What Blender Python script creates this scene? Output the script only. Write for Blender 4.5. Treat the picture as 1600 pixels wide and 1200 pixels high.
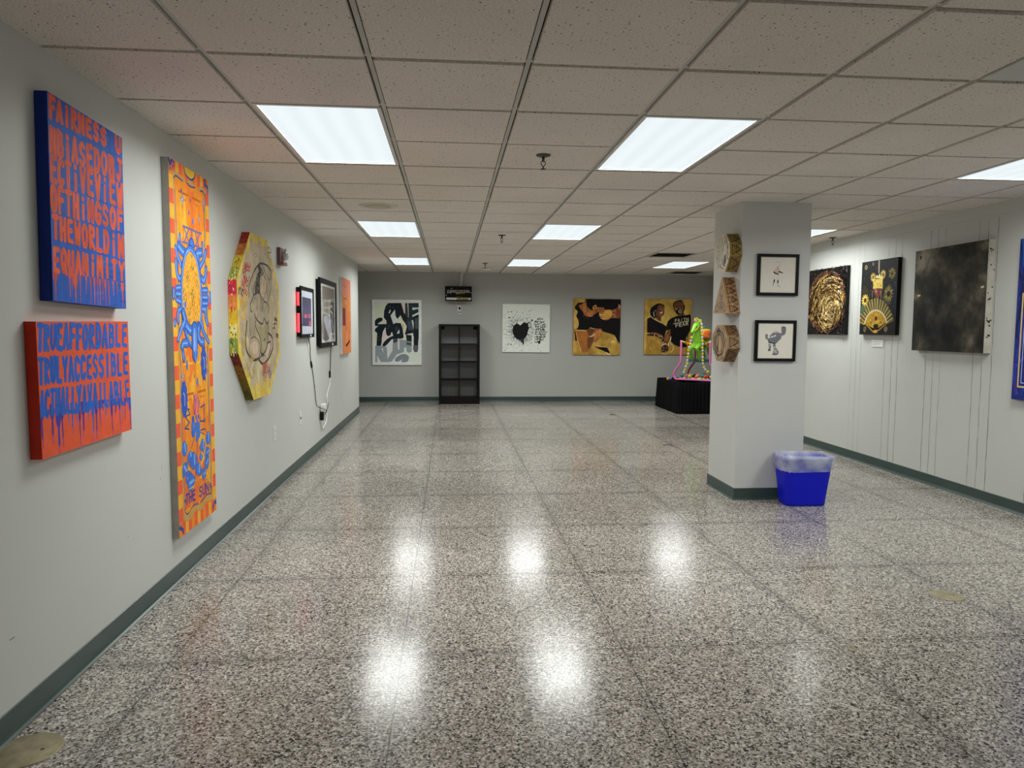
import bpy, bmesh, math, random
from mathutils import Vector, Matrix
from mathutils import noise as mnoise
from mathutils.geometry import tessellate_polygon
random.seed(7)
SC = bpy.context.scene
COL = SC.collection
for o in list(bpy.data.objects):
    bpy.data.objects.remove(o, do_unlink=True)

# ------------------------------------------------------------------ camera
CAM_H = 1.3957
F_PX, YAW, PITCH, ROLL = 1128.39, 0.0859, 0.0779, -0.0060
cy, sy, cp, sp = math.cos(YAW), math.sin(YAW), math.cos(PITCH), math.sin(PITCH)
fw = Vector((sy*cp, cy*cp, -sp)); rt = Vector((cy, -sy, 0)); dn = fw.cross(rt)
r2 = math.cos(ROLL)*rt + math.sin(ROLL)*dn
d2 = -math.sin(ROLL)*rt + math.cos(ROLL)*dn
cam = bpy.data.cameras.new('camera')
cam.sensor_width = 36.0
cam.lens = F_PX/1600*36
cam.clip_start = 0.05
co = bpy.data.objects.new('camera', cam); COL.objects.link(co)
co.matrix_world = Matrix(((r2.x, -d2.x, -fw.x, 0), (r2.y, -d2.y, -fw.y, 0), (r2.z, -d2.z, -fw.z, CAM_H), (0, 0, 0, 1)))
SC.camera = co

# ------------------------------------------------------------------ world, exposure, light levels
W = bpy.data.worlds.new('world'); SC.world = W; W.use_nodes = True
W.node_tree.nodes['Background'].inputs[0].default_value = (0.8, 0.85, 0.9, 1)
W.node_tree.nodes['Background'].inputs[1].default_value = 0.02
SC.view_settings.view_transform = 'Standard'
SC.view_settings.look = 'None'
SC.view_settings.gamma = 1.0
SC.view_settings.use_curve_mapping = False
SC.view_settings.exposure = 0.0
LAMP_W = 27.5          # watts of each ceiling troffer
LAMP_COL = (0.97, 1.0, 0.97)
DIFF_E = 0.93          # glow of the prismatic diffusers

# ------------------------------------------------------------------ room numbers (metres)
XL, XR, YB = -1.4865, 4.3225, 13.538
ZC = 2.4082
TILE = 0.6096
GX0, GY0 = -0.9161, 2.2451
YN = -5.0              # wall behind the viewer
YLE = 11.96            # far end of the left wall
YRE, XR2 = 9.45, 5.02  # the right wall steps back here
PX0, PX1, PY0, PY1 = 2.318, 2.893, 5.652, 6.255   # pillar

def lin(c):
    c = c/255.0
    return c/12.92 if c <= 0.04045 else ((c+0.055)/1.055)**2.4
def L3(c, g=1.0):
    v = [lin(k)*g for k in c]; m = max(v); q = min(1.0, 0.86/m) if m > 0 else 1.0
    return tuple(k*q for k in v)

# ------------------------------------------------------------------ materials
def newmat(name):
    m = bpy.data.materials.new(name); m.use_nodes = True
    nt = m.node_tree
    return m, nt, nt.nodes['Principled BSDF']
def N(nt, t, **kw):
    n = nt.nodes.new(t)
    for k, v in kw.items():
        if k.startswith('_'): setattr(n, k[1:], v)
        else: n.inputs[k.replace('__', ' ')].default_value = v
    return n
def mat(name, col, rough=0.5, metal=0.0, var=0.06, scale=8.0, bump=0.0, bscale=60.0, spec=0.5, coat=0.0):
    m, nt, b = newmat(name)
    tc = N(nt, 'ShaderNodeTexCoord')
    nz = N(nt, 'ShaderNodeTexNoise', Scale=scale, Detail=4.0)
    nt.links.new(tc.outputs['Object'], nz.inputs['Vector'])
    mr = N(nt, 'ShaderNodeMapRange'); mr.inputs[3].default_value = 1-var; mr.inputs[4].default_value = 1+var
    mr.inputs[1].default_value = 0.3; mr.inputs[2].default_value = 0.7
    nt.links.new(nz.outputs['Fac'], mr.inputs[0])
    mx = N(nt, 'ShaderNodeVectorMath', _operation='SCALE'); mx.inputs[0].default_value = col
    nt.links.new(mr.outputs[0], mx.inputs['Scale'])
    nt.links.new(mx.outputs[0], b.inputs['Base Color'])
    b.inputs['Roughness'].default_value = rough; b.inputs['Metallic'].default_value = metal
    b.inputs['Specular IOR Level'].default_value = spec
    b.inputs['Coat Weight'].default_value = coat
    if bump:
        n2 = N(nt, 'ShaderNodeTexNoise', Scale=bscale, Detail=3.0)
        nt.links.new(tc.outputs['Object'], n2.inputs['Vector'])
        bp = N(nt, 'ShaderNodeBump', Strength=bump, Distance=0.004)
        nt.links.new(n2.outputs['Fac'], bp.inputs['Height']); nt.links.new(bp.outputs[0], b.inputs['Normal'])
    return m
def glow(name, col, e):
    m, nt, b = newmat(name)
    b.inputs['Base Color'].default_value = (*col, 1)
    b.inputs['Emission Color'].default_value = (*col, 1); b.inputs['Emission Strength'].default_value = e
    return m
def paint_mat(name, rough=0.55, var=0.10, scale=(18, 18, 18), metal=0.0, bump=0.15, spec=0.35):
    """painted surface: colour of every brush stroke comes from the mesh, streaks from noise"""
    m, nt, b = newmat(name)
    at = N(nt, 'ShaderNodeAttribute', _attribute_name='Col')
    tc = N(nt, 'ShaderNodeTexCoord')
    mp = N(nt, 'ShaderNodeMapping'); mp.inputs['Scale'].default_value = scale
    nt.links.new(tc.outputs['Object'], mp.inputs['Vector'])
    nz = N(nt, 'ShaderNodeTexNoise', Scale=1.0, Detail=5.0, Roughness=0.6)
    nt.links.new(mp.outputs[0], nz.inputs['Vector'])
    mr = N(nt, 'ShaderNodeMapRange'); mr.inputs[1].default_value = 0.3; mr.inputs[2].default_value = 0.7
    mr.inputs[3].default_value = 1-var; mr.inputs[4].default_value = 1+var
    nt.links.new(nz.outputs['Fac'], mr.inputs[0])
    mx = N(nt, 'ShaderNodeVectorMath', _operation='SCALE')
    nt.links.new(at.outputs['Color'], mx.inputs[0]); nt.links.new(mr.outputs[0], mx.inputs['Scale'])
    nt.links.new(mx.outputs[0], b.inputs['Base Color'])
    b.inputs['Roughness'].default_value = rough; b.inputs['Metallic'].default_value = metal
    b.inputs['Specular IOR Level'].default_value = spec
    if bump:
        bp = N(nt, 'ShaderNodeBump', Strength=bump, Distance=0.003)
        nt.links.new(nz.outputs['Fac'], bp.inputs['Height']); nt.links.new(bp.outputs[0], b.inputs['Normal'])
    return m

M = {}
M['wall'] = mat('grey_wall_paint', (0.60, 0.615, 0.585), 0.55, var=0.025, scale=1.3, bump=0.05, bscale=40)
M['wall_dark'] = mat('darker_grey_wall', (0.43, 0.44, 0.415), 0.55, var=0.025, scale=1.3, bump=0.05, bscale=40)  # one darker grey for the back and alcove walls
M['pillar'] = mat('pillar_paint', (0.60, 0.605, 0.585), 0.5, var=0.02, scale=2, bump=0.05, bscale=40)
M['seam'] = mat('dark_seam_and_scuff', (0.20, 0.205, 0.19), 0.8, var=0.3, scale=14)  # dark grey of the wall seams, nail holes and scuffs
M['base'] = mat('dark_green_vinyl', (0.040, 0.070, 0.065), 0.30, var=0.12, scale=5)
M['tee'] = mat('ceiling_grid_metal', (0.56, 0.56, 0.51), 0.45, var=0.05)
M['plenum'] = mat('dark_gap', (0.10, 0.09, 0.08), 0.9)
M['fixture'] = mat('white_enamel', (0.75, 0.75, 0.72), 0.4)
M['smooth_panel'] = mat('plain_panel', (0.60, 0.61, 0.55), 0.5)
M['black_lam'] = mat('black_brown_laminate', (0.006, 0.0055, 0.0055), 0.45, var=0.2, spec=0.14)
M['black_frame'] = mat('black_frame', (0.006, 0.006, 0.0065), 0.45, var=0.15, spec=0.15)
M['white_frame'] = mat('white_frame', (0.86, 0.87, 0.86), 0.45)
M['white_plastic'] = mat('white_plastic', (0.80, 0.80, 0.78), 0.35)
M['grey_plastic'] = mat('grey_plastic', (0.32, 0.32, 0.31), 0.4)
M['mat_board'] = mat('mat_board', (0.78, 0.79, 0.80), 0.6, var=0.02)
M['black_plastic'] = mat('black_plastic', (0.007, 0.007, 0.008), 0.4, spec=0.2)
M['brass'] = mat('worn_brass', (0.30, 0.26, 0.16), 0.5, metal=0.35, var=0.25, scale=20)
M['chrome'] = mat('chrome', (0.7, 0.7, 0.72), 0.15, metal=1.0)
M['dark_metal'] = mat('dark_metal', (0.09, 0.085, 0.08), 0.4, metal=0.6)
M['cloth'] = mat('black_cloth', (0.0035, 0.0035, 0.004), 0.9, var=0.3, bump=0.1, bscale=250, spec=0.08)
M['blue_bin'] = mat('blue_plastic', (0.003, 0.008, 0.60), 0.45, var=0.05, spec=0.3)
M['table'] = mat('table_laminate', (0.35, 0.3, 0.25), 0.5)
M['maroon'] = mat('maroon_plate', (0.20, 0.085, 0.08), 0.45)
M['green'] = mat('lime_green_plastic', (0.24, 0.56, 0.035), 0.35, var=0.10, scale=6)
M['pink'] = mat('pink_enamel', (0.78, 0.17, 0.46), 0.35)
M['orange_p'] = mat('orange_plastic', (0.80, 0.17, 0.03), 0.35)
M['yellow_p'] = mat('yellow_plastic', (0.83, 0.66, 0.03), 0.35)
M['teal'] = mat('teal_plastic', (0.01, 0.13, 0.15), 0.4)
M['dark_red'] = mat('dark_red_tube', (0.18, 0.02, 0.03), 0.4)  # darker red tone on the rear frame of the horse
M['paint'] = paint_mat('acrylic_paint', 0.6, spec=0.2)
M['paint_v'] = paint_mat('streaky_acrylic_paint', 0.6, 0.16, (26, 7, 26), bump=0.2, spec=0.2)
M['paint_soft'] = paint_mat('soft_ground_paint', 0.65, 0.22, (7, 7, 7), bump=0.1, spec=0.15)
M['print'] = paint_mat('matte_print', 0.7, 0.03, (30, 30, 30), bump=0, spec=0.12)
M['print_black'] = paint_mat('brushed_black_print', 0.55, 0.18, (40, 12, 40), bump=0)
M['gold_leaf'] = paint_mat('metallic_flakes', 0.32, 0.25, (60, 60, 60), metal=0.35, bump=0.4)
M['wood_art'] = paint_mat('burnt_wood', 0.55, 0.20, (30, 6, 30), bump=0.15)
M['red_glow'] = glow('red_led', (1.0, 0.03, 0.04), 4.0)

def plaster_ceiling():
    m, nt, b = newmat('speckled_ceiling_tile')
    tc = N(nt, 'ShaderNodeTexCoord')
    v = N(nt, 'ShaderNodeTexVoronoi', Scale=52.0, Randomness=1.0)
    nt.links.new(tc.outputs['Object'], v.inputs['Vector'])
    sep = N(nt, 'ShaderNodeSeparateColor'); nt.links.new(v.outputs['Color'], sep.inputs[0])
    rad = N(nt, 'ShaderNodeMapRange'); rad.inputs[1].default_value = 0.30; rad.inputs[2].default_value = 1.0
    rad.inputs[3].default_value = 0.04; rad.inputs[4].default_value = 0.22
    nt.links.new(sep.outputs[0], rad.inputs[0])
    lt = N(nt, 'ShaderNodeMath', _operation='LESS_THAN')
    nt.links.new(v.outputs['Distance'], lt.inputs[0]); nt.links.new(rad.outputs[0], lt.inputs[1])
    n1 = N(nt, 'ShaderNodeTexNoise', Scale=140.0, Detail=3.0); nt.links.new(tc.outputs['Object'], n1.inputs['Vector'])
    n2 = N(nt, 'ShaderNodeTexNoise', Scale=1.6, Detail=2.0); nt.links.new(tc.outputs['Object'], n2.inputs['Vector'])
    r1 = N(nt, 'ShaderNodeMapRange'); r1.inputs[1].default_value = 0.3; r1.inputs[2].default_value = 0.7
    r1.inputs[3].default_value = 0.80; r1.inputs[4].default_value = 1.12
    nt.links.new(n1.outputs['Fac'], r1.inputs[0])
    r3 = N(nt, 'ShaderNodeMapRange'); r3.inputs[1].default_value = 0.3; r3.inputs[2].default_value = 0.7
    r3.inputs[3].default_value = 0.96; r3.inputs[4].default_value = 1.04
    nt.links.new(n2.outputs['Fac'], r3.inputs[0])
    mm = N(nt, 'ShaderNodeMath', _operation='MULTIPLY'); nt.links.new(r1.outputs[0], mm.inputs[0]); nt.links.new(r3.outputs[0], mm.inputs[1])
    sc = N(nt, 'ShaderNodeVectorMath', _operation='SCALE'); sc.inputs[0].default_value = (0.81, 0.755, 0.69)
    nt.links.new(mm.outputs[0], sc.inputs['Scale'])
    mix = N(nt, 'ShaderNodeMix', _data_type='RGBA')
    nt.links.new(lt.outputs[0], mix.inputs['Factor'])
    nt.links.new(sc.outputs[0], mix.inputs['A']); mix.inputs['B'].default_value = (0.16, 0.14, 0.12, 1)
    nt.links.new(mix.outputs['Result'], b.inputs['Base Color'])
    b.inputs['Roughness'].default_value = 0.9; b.inputs['Specular IOR Level'].default_value = 0.15
    bp = N(nt, 'ShaderNodeBump', Strength=0.35, Distance=0.003); nt.links.new(n1.outputs['Fac'], bp.inputs['Height'])
    nt.links.new(bp.outputs[0], b.inputs['Normal'])
    return m
M['tile'] = plaster_ceiling()

def terrazzo():
    m, nt, b = newmat('polished_terrazzo')
    tc = N(nt, 'ShaderNodeTexCoord')
    nw = N(nt, 'ShaderNodeTexNoise', Scale=70.0, Detail=2.0); nt.links.new(tc.outputs['Object'], nw.inputs['Vector'])
    wv = N(nt, 'ShaderNodeVectorMath', _operation='MULTIPLY_ADD')
    nt.links.new(nw.outputs['Color'], wv.inputs[0]); wv.inputs[1].default_value = (0.007, 0.007, 0); nt.links.new(tc.outputs['Object'], wv.inputs[2])
    def chips(scale, stops):
        v = N(nt, 'ShaderNodeTexVoronoi', Scale=scale, Randomness=1.0); v.voronoi_dimensions = '2D'
        nt.links.new(wv.outputs[0], v.inputs['Vector'])
        s = N(nt, 'ShaderNodeSeparateColor'); nt.links.new(v.outputs['Color'], s.inputs[0])
        r = N(nt, 'ShaderNodeValToRGB'); r.color_ramp.interpolation = 'CONSTANT'
        el = r.color_ramp.elements
        while len(el) < len(stops): el.new(0.5)
        for e, (p, c) in zip(el, stops):
            e.position = p; e.color = (*c, 1)
        nt.links.new(s.outputs[0], r.inputs[0])
        return r, s
    a, sa = chips(136.0, [(0, (0.022, 0.021, 0.021)), (0.15, (0.17, 0.145, 0.125)), (0.34, (0.33, 0.29, 0.25)), (0.55, (0.46, 0.42, 0.37)), (0.76, (0.60, 0.56, 0.50)), (0.92, (0.74, 0.71, 0.65))])
    c, sc_ = chips(225.0, [(0, (0.05, 0.047, 0.045)), (0.2, (0.25, 0.22, 0.19)), (0.5, (0.43, 0.39, 0.34)), (0.8, (0.63, 0.59, 0.53))])
    g = N(nt, 'ShaderNodeMath', _operation='GREATER_THAN'); g.inputs[1].default_value = 0.58
    nt.links.new(sa.outputs[1], g.inputs[0])
    mix = N(nt, 'ShaderNodeMix', _data_type='RGBA'); nt.links.new(g.outputs[0], mix.inputs['Factor'])
    nt.links.new(a.outputs[0], mix.inputs['A']); nt.links.new(c.outputs[0], mix.inputs['B'])
    # traffic dirt in broad patches
    n3 = N(nt, 'ShaderNodeTexNoise', Scale=0.9, Detail=4.0, Roughness=0.6); nt.links.new(tc.outputs['Object'], n3.inputs['Vector'])
    r3 = N(nt, 'ShaderNodeMapRange'); r3.inputs[1].default_value = 0.3; r3.inputs[2].default_value = 0.7
    r3.inputs[3].default_value = 0.78; r3.inputs[4].default_value = 1.02
    nt.links.new(n3.outputs['Fac'], r3.inputs[0])
    # divider strips: thin dark line and a dirty band around it
    sx = N(nt, 'ShaderNodeSeparateXYZ'); nt.links.new(tc.outputs['Object'], sx.inputs[0])
    def dist(sock, step, off):
        ad = N(nt, 'ShaderNodeMath', _operation='ADD'); ad.inputs[1].default_value = -off + 50*step
        nt.links.new(sock, ad.inputs[0])
        pp = N(nt, 'ShaderNodeMath', _operation='PINGPONG'); pp.inputs[1].default_value = step/2
        md = N(nt, 'ShaderNodeMath', _operation='MODULO'); md.inputs[1].default_value = step
        nt.links.new(ad.outputs[0], md.inputs[0]); nt.links.new(md.outputs[0], pp.inputs[0])
        return pp
    dx = dist(sx.outputs['X'], 0.955, -0.205); dy = dist(sx.outputs['Y'], 0.984, 3.005)
    mn = N(nt, 'ShaderNodeMath', _operation='MINIMUM'); nt.links.new(dx.outputs[0], mn.inputs[0]); nt.links.new(dy.outputs[0], mn.inputs[1])
    band = N(nt, 'ShaderNodeMapRange', _interpolation_type='SMOOTHSTEP'); band.inputs[1].default_value = 0.0; band.inputs[2].default_value = 0.075
    band.inputs[3].default_value = 0.78; band.inputs[4].default_value = 1.0
    nt.links.new(mn.outputs[0], band.inputs[0])
    nb = N(nt, 'ShaderNodeTexNoise', Scale=2.2, Detail=2.0); nt.links.new(tc.outputs['Object'], nb.inputs['Vector'])
    nbr = N(nt, 'ShaderNodeMapRange'); nbr.inputs[1].default_value = 0.30; nbr.inputs[2].default_value = 0.55
    nt.links.new(nb.outputs['Fac'], nbr.inputs[0])
    bm_ = N(nt, 'ShaderNodeMix', _data_type='FLOAT'); bm_.inputs['A'].default_value = 1.0
    nt.links.new(nbr.outputs[0], bm_.inputs['Factor']); nt.links.new(band.outputs[0], bm_.inputs['B'])
    ln = N(nt, 'ShaderNodeMapRange'); ln.inputs[1].default_value = 0.0016; ln.inputs[2].default_value = 0.0036
    ln.inputs[3].default_value = 0.38; ln.inputs[4].default_value = 1.0
    nt.links.new(mn.outputs[0], ln.inputs[0])
    k1 = N(nt, 'ShaderNodeMath', _operation='MULTIPLY'); nt.links.new(bm_.outputs['Result'], k1.inputs[0]); nt.links.new(ln.outputs[0], k1.inputs[1])
    k2 = N(nt, 'ShaderNodeMath', _operation='MULTIPLY'); nt.links.new(k1.outputs[0], k2.inputs[0]); nt.links.new(r3.outputs[0], k2.inputs[1])
    fin = N(nt, 'ShaderNodeVectorMath', _operation='SCALE'); nt.links.new(mix.outputs['Result'], fin.inputs[0]); nt.links.new(k2.outputs[0], fin.inputs['Scale'])
    nt.links.new(fin.outputs[0], b.inputs['Base Color'])
    rr = N(nt, 'ShaderNodeMapRange'); rr.inputs[1].default_value = 0.3; rr.inputs[2].default_value = 0.7
    rr.inputs[3].default_value = 0.14; rr.inputs[4].default_value = 0.22
    nt.links.new(n3.outputs['Fac'], rr.inputs[0]); nt.links.new(rr.outputs[0], b.inputs['Roughness'])
    b.inputs['Specular IOR Level'].default_value = 0.42
    bp = N(nt, 'ShaderNodeBump', Strength=0.03, Distance=0.002); nt.links.new(nw.outputs['Fac'], bp.inputs['Height']); nt.links.new(bp.outputs[0], b.inputs['Normal'])
    return m
M['floor'] = terrazzo()

def diffuser_mat():
    m, nt, b = newmat('prismatic_diffuser')
    tc = N(nt, 'ShaderNodeTexCoord')
    wv = N(nt, 'ShaderNodeTexWave', Scale=2.4, Distortion=0.8); wv.bands_direction = 'X'
    nt.links.new(tc.outputs['Object'], wv.inputs['Vector'])
    ck = N(nt, 'ShaderNodeTexVoronoi', Scale=120.0, Randomness=0.0); nt.links.new(tc.outputs['Object'], ck.inputs['Vector'])
    r = N(nt, 'ShaderNodeMapRange'); r.inputs[3].default_value = 0.97; r.inputs[4].default_value = 1.03
    nt.links.new(wv.outputs['Fac'], r.inputs[0])
    r2_ = N(nt, 'ShaderNodeMapRange'); r2_.inputs[2].default_value = 0.7; r2_.inputs[3].default_value = 1.04; r2_.inputs[4].default_value = 0.95
    nt.links.new(ck.outputs['Distance'], r2_.inputs[0])
    mu = N(nt, 'ShaderNodeMath', _operation='MULTIPLY'); nt.links.new(r.outputs[0], mu.inputs[0]); nt.links.new(r2_.outputs[0], mu.inputs[1])
    m2 = N(nt, 'ShaderNodeMath', _operation='MULTIPLY'); m2.inputs[1].default_value = DIFF_E; nt.links.new(mu.outputs[0], m2.inputs[0])
    b.inputs['Base Color'].default_value = (0.05, 0.05, 0.05, 1)
    b.inputs['Emission Color'].default_value = (0.88, 0.97, 1.0, 1)
    nt.links.new(m2.outputs[0], b.inputs['Emission Strength'])
    return m
M['diffuser'] = diffuser_mat()

def liner_mat():
    m, nt, b = newmat('thin_white_plastic_bag')
    b.inputs['Base Color'].default_value = (0.78, 0.82, 0.90, 1); b.inputs['Roughness'].default_value = 0.28
    tr = N(nt, 'ShaderNodeBsdfTransparent'); mx = N(nt, 'ShaderNodeMixShader')
    tc = N(nt, 'ShaderNodeTexCoord'); nz = N(nt, 'ShaderNodeTexNoise', Scale=9.0, Detail=4.0)
    nt.links.new(tc.outputs['Object'], nz.inputs['Vector'])
    mr = N(nt, 'ShaderNodeMapRange'); mr.inputs[1].default_value = 0.35; mr.inputs[2].default_value = 0.7
    mr.inputs[3].default_value = 0.22; mr.inputs[4].default_value = 0.62
    nt.links.new(nz.outputs['Fac'], mr.inputs[0]); nt.links.new(mr.outputs[0], mx.inputs[0])
    nt.links.new(tr.outputs[0], mx.inputs[1]); nt.links.new(b.outputs[0], mx.inputs[2])
    nt.links.new(mx.outputs[0], nt.nodes['Material Output'].inputs['Surface'])
    return m
M['liner'] = liner_mat()
def glassy(name, col, a):
    m, nt, b = newmat(name)
    b.inputs['Base Color'].default_value = (*col, 1); b.inputs['Roughness'].default_value = 0.08
    tr = N(nt, 'ShaderNodeBsdfTransparent'); mx = N(nt, 'ShaderNodeMixShader'); mx.inputs[0].default_value = a
    nt.links.new(tr.outputs[0], mx.inputs[1]); nt.links.new(b.outputs[0], mx.inputs[2])
    nt.links.new(mx.outputs[0], nt.nodes['Material Output'].inputs['Surface'])
    return m
M['clear'] = glassy('clear_plastic', (0.75, 0.78, 0.8), 0.55)
def pane_mat():
    m, nt, b = newmat('picture_glass')
    gl = N(nt, 'ShaderNodeBsdfGlossy'); gl.inputs['Roughness'].default_value = 0.02
    tr = N(nt, 'ShaderNodeBsdfTransparent'); mx = N(nt, 'ShaderNodeMixShader')
    ge = N(nt, 'ShaderNodeNewGeometry'); dt = N(nt, 'ShaderNodeVectorMath', _operation='DOT_PRODUCT')
    nt.links.new(ge.outputs['Incoming'], dt.inputs[0]); nt.links.new(ge.outputs['Normal'], dt.inputs[1])
    ab = N(nt, 'ShaderNodeMath', _operation='ABSOLUTE'); nt.links.new(dt.outputs['Value'], ab.inputs[0])
    iv = N(nt, 'ShaderNodeMath', _operation='SUBTRACT'); iv.inputs[0].default_value = 1.0; nt.links.new(ab.outputs[0], iv.inputs[1])
    pw = N(nt, 'ShaderNodeMath', _operation='POWER'); pw.inputs[1].default_value = 5.0; nt.links.new(iv.outputs[0], pw.inputs[0])
    mr = N(nt, 'ShaderNodeMapRange'); mr.inputs[3].default_value = 0.015; mr.inputs[4].default_value = 0.5; nt.links.new(pw.outputs[0], mr.inputs[0])
    nt.links.new(mr.outputs[0], mx.inputs[0]); nt.links.new(tr.outputs[0], mx.inputs[1]); nt.links.new(gl.outputs[0], mx.inputs[2])
    nt.links.new(mx.outputs[0], nt.nodes['Material Output'].inputs['Surface'])
    return m
M['pane'] = pane_mat()

# ------------------------------------------------------------------ mesh helpers
class MB:
    def __init__(s): s.v = []; s.f = []; s.m = []; s.k = []
    def quad(s, a, b, c, d, mi=0):
        n = len(s.v); s.v += [tuple(a), tuple(b), tuple(c), tuple(d)]; s.f.append((n, n+1, n+2, n+3)); s.m.append(mi); s.k.append(False)
    def box(s, x0, y0, z0, x1, y1, z1, mi=0):
        n = len(s.v)
        s.v += [(x0,y0,z0),(x1,y0,z0),(x1,y1,z0),(x0,y1,z0),(x0,y0,z1),(x1,y0,z1),(x1,y1,z1),(x0,y1,z1)]
        for f in ((0,3,2,1),(4,5,6,7),(0,1,5,4),(1,2,6,5),(2,3,7,6),(3,0,4,7)):
            s.f.append(tuple(n+i for i in f)); s.m.append(mi); s.k.append(False)
        return s
    def rings(s, rings, mi=0, cap=True, smooth=True, close=True):
        n = len(s.v); k = len(rings[0])
        for r in rings: s.v += [tuple(p) for p in r]
        for i in range(len(rings)-1):
            for j in range(k if close else k-1):
                j2 = (j+1) % k
                s.f.append((n+i*k+j, n+i*k+j2, n+(i+1)*k+j2, n+(i+1)*k+j)); s.m.append(mi); s.k.append(smooth)
        if cap:
            s.f.append(tuple(n+j for j in reversed(range(k)))); s.m.append(mi); s.k.append(False)
            s.f.append(tuple(n+(len(rings)-1)*k+j for j in range(k))); s.m.append(mi); s.k.append(False)
        return s
    def cyl(s, p, q, r, r2=None, seg=16, mi=0):
        p, q = Vector(p), Vector(q); r2 = r if r2 is None else r2
        d = (q-p).normalized(); a = d.orthogonal().normalized(); b = d.cross(a)
        return s.rings([[c+(a*math.cos(t)+b*math.sin(t))*rr for t in [2*math.pi*i/seg for i in range(seg)]] for c, rr in ((p, r), (q, r2))], mi)
    def tube(s, pts, r, seg=10, mi=0):
        pts = [Vector(p) for p in pts]; rs = r if isinstance(r, (list, tuple)) else [r]*len(pts)
        d0 = (pts[1]-pts[0]).normalized(); a = d0.orthogonal().normalized(); out = []
        for i, p in enumerate(pts):
            d = (pts[min(i+1, len(pts)-1)]-pts[max(i-1, 0)]).normalized()
            a = (a-d*a.dot(d)).normalized(); b = d.cross(a)
            out.append([p+(a*math.cos(t)+b*math.sin(t))*rs[i] for t in [2*math.pi*k/seg for k in range(seg)]])
        return s.rings(out, mi)
    def lathe(s, prof, c=(0, 0, 0), seg=24, mi=0, axis='Z'):
        c = Vector(c); rr = []
        for r, h in prof:
            ring = []
            for i in range(seg):
                t = 2*math.pi*i/seg; x, y = r*math.cos(t), r*math.sin(t)
                ring.append(c+Vector({'Z': (x, y, h), 'X': (h, x, y), 'Y': (y, h, x)}[axis]))
            rr.append(ring)
        return s.rings(rr, mi)
    def ball(s, c, r, seg=12, rn=8, mi=0):
        rx, ry, rz = r if isinstance(r, tuple) else (r, r, r)
        rr = []
        for i in range(rn+1):
            t = -math.pi/2+math.pi*i/rn; q = max(math.cos(t), 0.02)
            rr.append([(c[0]+rx*q*math.cos(2*math.pi*j/seg), c[1]+ry*q*math.sin(2*math.pi*j/seg), c[2]+rz*math.sin(t)) for j in range(seg)])
        return s.rings(rr, mi)
    def prism(s, poly, z0, z1, mi=0, ax=lambda x, y, z: (x, y, z)):
        return s.rings([[ax(x, y, z0) for x, y in poly], [ax(x, y, z1) for x, y in poly]], mi, smooth=False)
    def mesh(s, name):
        me = bpy.data.meshes.new(name); me.from_pydata(s.v, [], s.f)
        me.polygons.foreach_set('material_index', s.m); me.polygons.foreach_set('use_smooth', s.k)
        bm = bmesh.new(); bm.from_mesh(me); bmesh.ops.recalc_face_normals(bm, faces=bm.faces[:]); bm.to_mesh(me); bm.free()
        return me
def obj(name, mb, mats, parent=None, loc=None, bevel=0, kind=None):
    me = mb.mesh(name) if isinstance(mb, MB) else mb
    for m in (mats if isinstance(mats, (list, tuple)) else [mats]): me.materials.append(M[m] if isinstance(m, str) else m)
    o = bpy.data.objects.new(name, me); COL.objects.link(o)
    if parent is not None: o.parent = parent
    if loc is not None: o.location = loc
    if bevel:
        b = o.modifiers.new('edge', 'BEVEL'); b.width = bevel; b.segments = 2; b.limit_method = 'ANGLE'
    if kind: o['kind'] = kind
    return o
def tag(o, label, cat, group=None):
    o['label'] = label; o['category'] = cat
    if group: o['group'] = group
    return o
def thing(name, label, cat, loc=(0, 0, 0), rot=None, group=None):
    o = bpy.data.objects.new(name, None); COL.objects.link(o); o.empty_display_size = 0.1
    o.location = loc
    if rot is not None: o.rotation_euler = rot
    return tag(o, label, cat, group)
def copy_thing(o, loc, label=None):
    c = o.copy(); COL.objects.link(c); c.location = loc
    if label: c['label'] = label
    for ch in [x for x in bpy.data.objects if x.parent == o]:
        d = ch.copy(); COL.objects.link(d); d.parent = c
        for g in [x for x in bpy.data.objects if x.parent == ch]:
            e = g.copy(); COL.objects.link(e); e.parent = d
    return c

# ------------------------------------------------------------------ the room
RECTS = [(XL, YN, XR, YLE), (-3.2, YLE, XR, YB), (XR, YRE, XR2, YB)]
fl = MB()
for i, (x0, y0, x1, y1) in enumerate(RECTS): fl.box(x0, y0, -0.10, x1, y1, 0.0)
obj('floor', fl, 'floor', kind='structure')
wl = MB(); wl.box(-3.2, YN, 0, XL, YLE, 2.62)
for y, z, w_, h_ in ((3.42, .42, .006, .006), (2.52, .33, .03, .004), (3.83, .665, .003, .022), (3.81, .61, .004, .014), (4.17, .36, .005, .005), (2.39, .27, .02, .003)):   # nail holes and scuffs
    wl.quad((XL+.0006, y-w_/2, z-h_/2), (XL+.0006, y+w_/2, z-h_/2), (XL+.0006, y+w_/2, z+h_/2), (XL+.0006, y-w_/2, z+h_/2), 1)
obj('wall_left', wl, ['wall', 'seam'], kind='structure')
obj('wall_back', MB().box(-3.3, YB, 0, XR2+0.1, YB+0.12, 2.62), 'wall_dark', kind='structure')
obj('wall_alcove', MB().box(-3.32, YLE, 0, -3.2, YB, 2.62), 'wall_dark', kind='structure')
obj('wall_front', MB().box(XL-0.1, YN-0.12, 0, XR+0.1, YN, 2.62), 'wall', kind='structure')
wr = MB().box(XR, YN, 0, XR2+0.12, YRE, 2.62)
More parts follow.
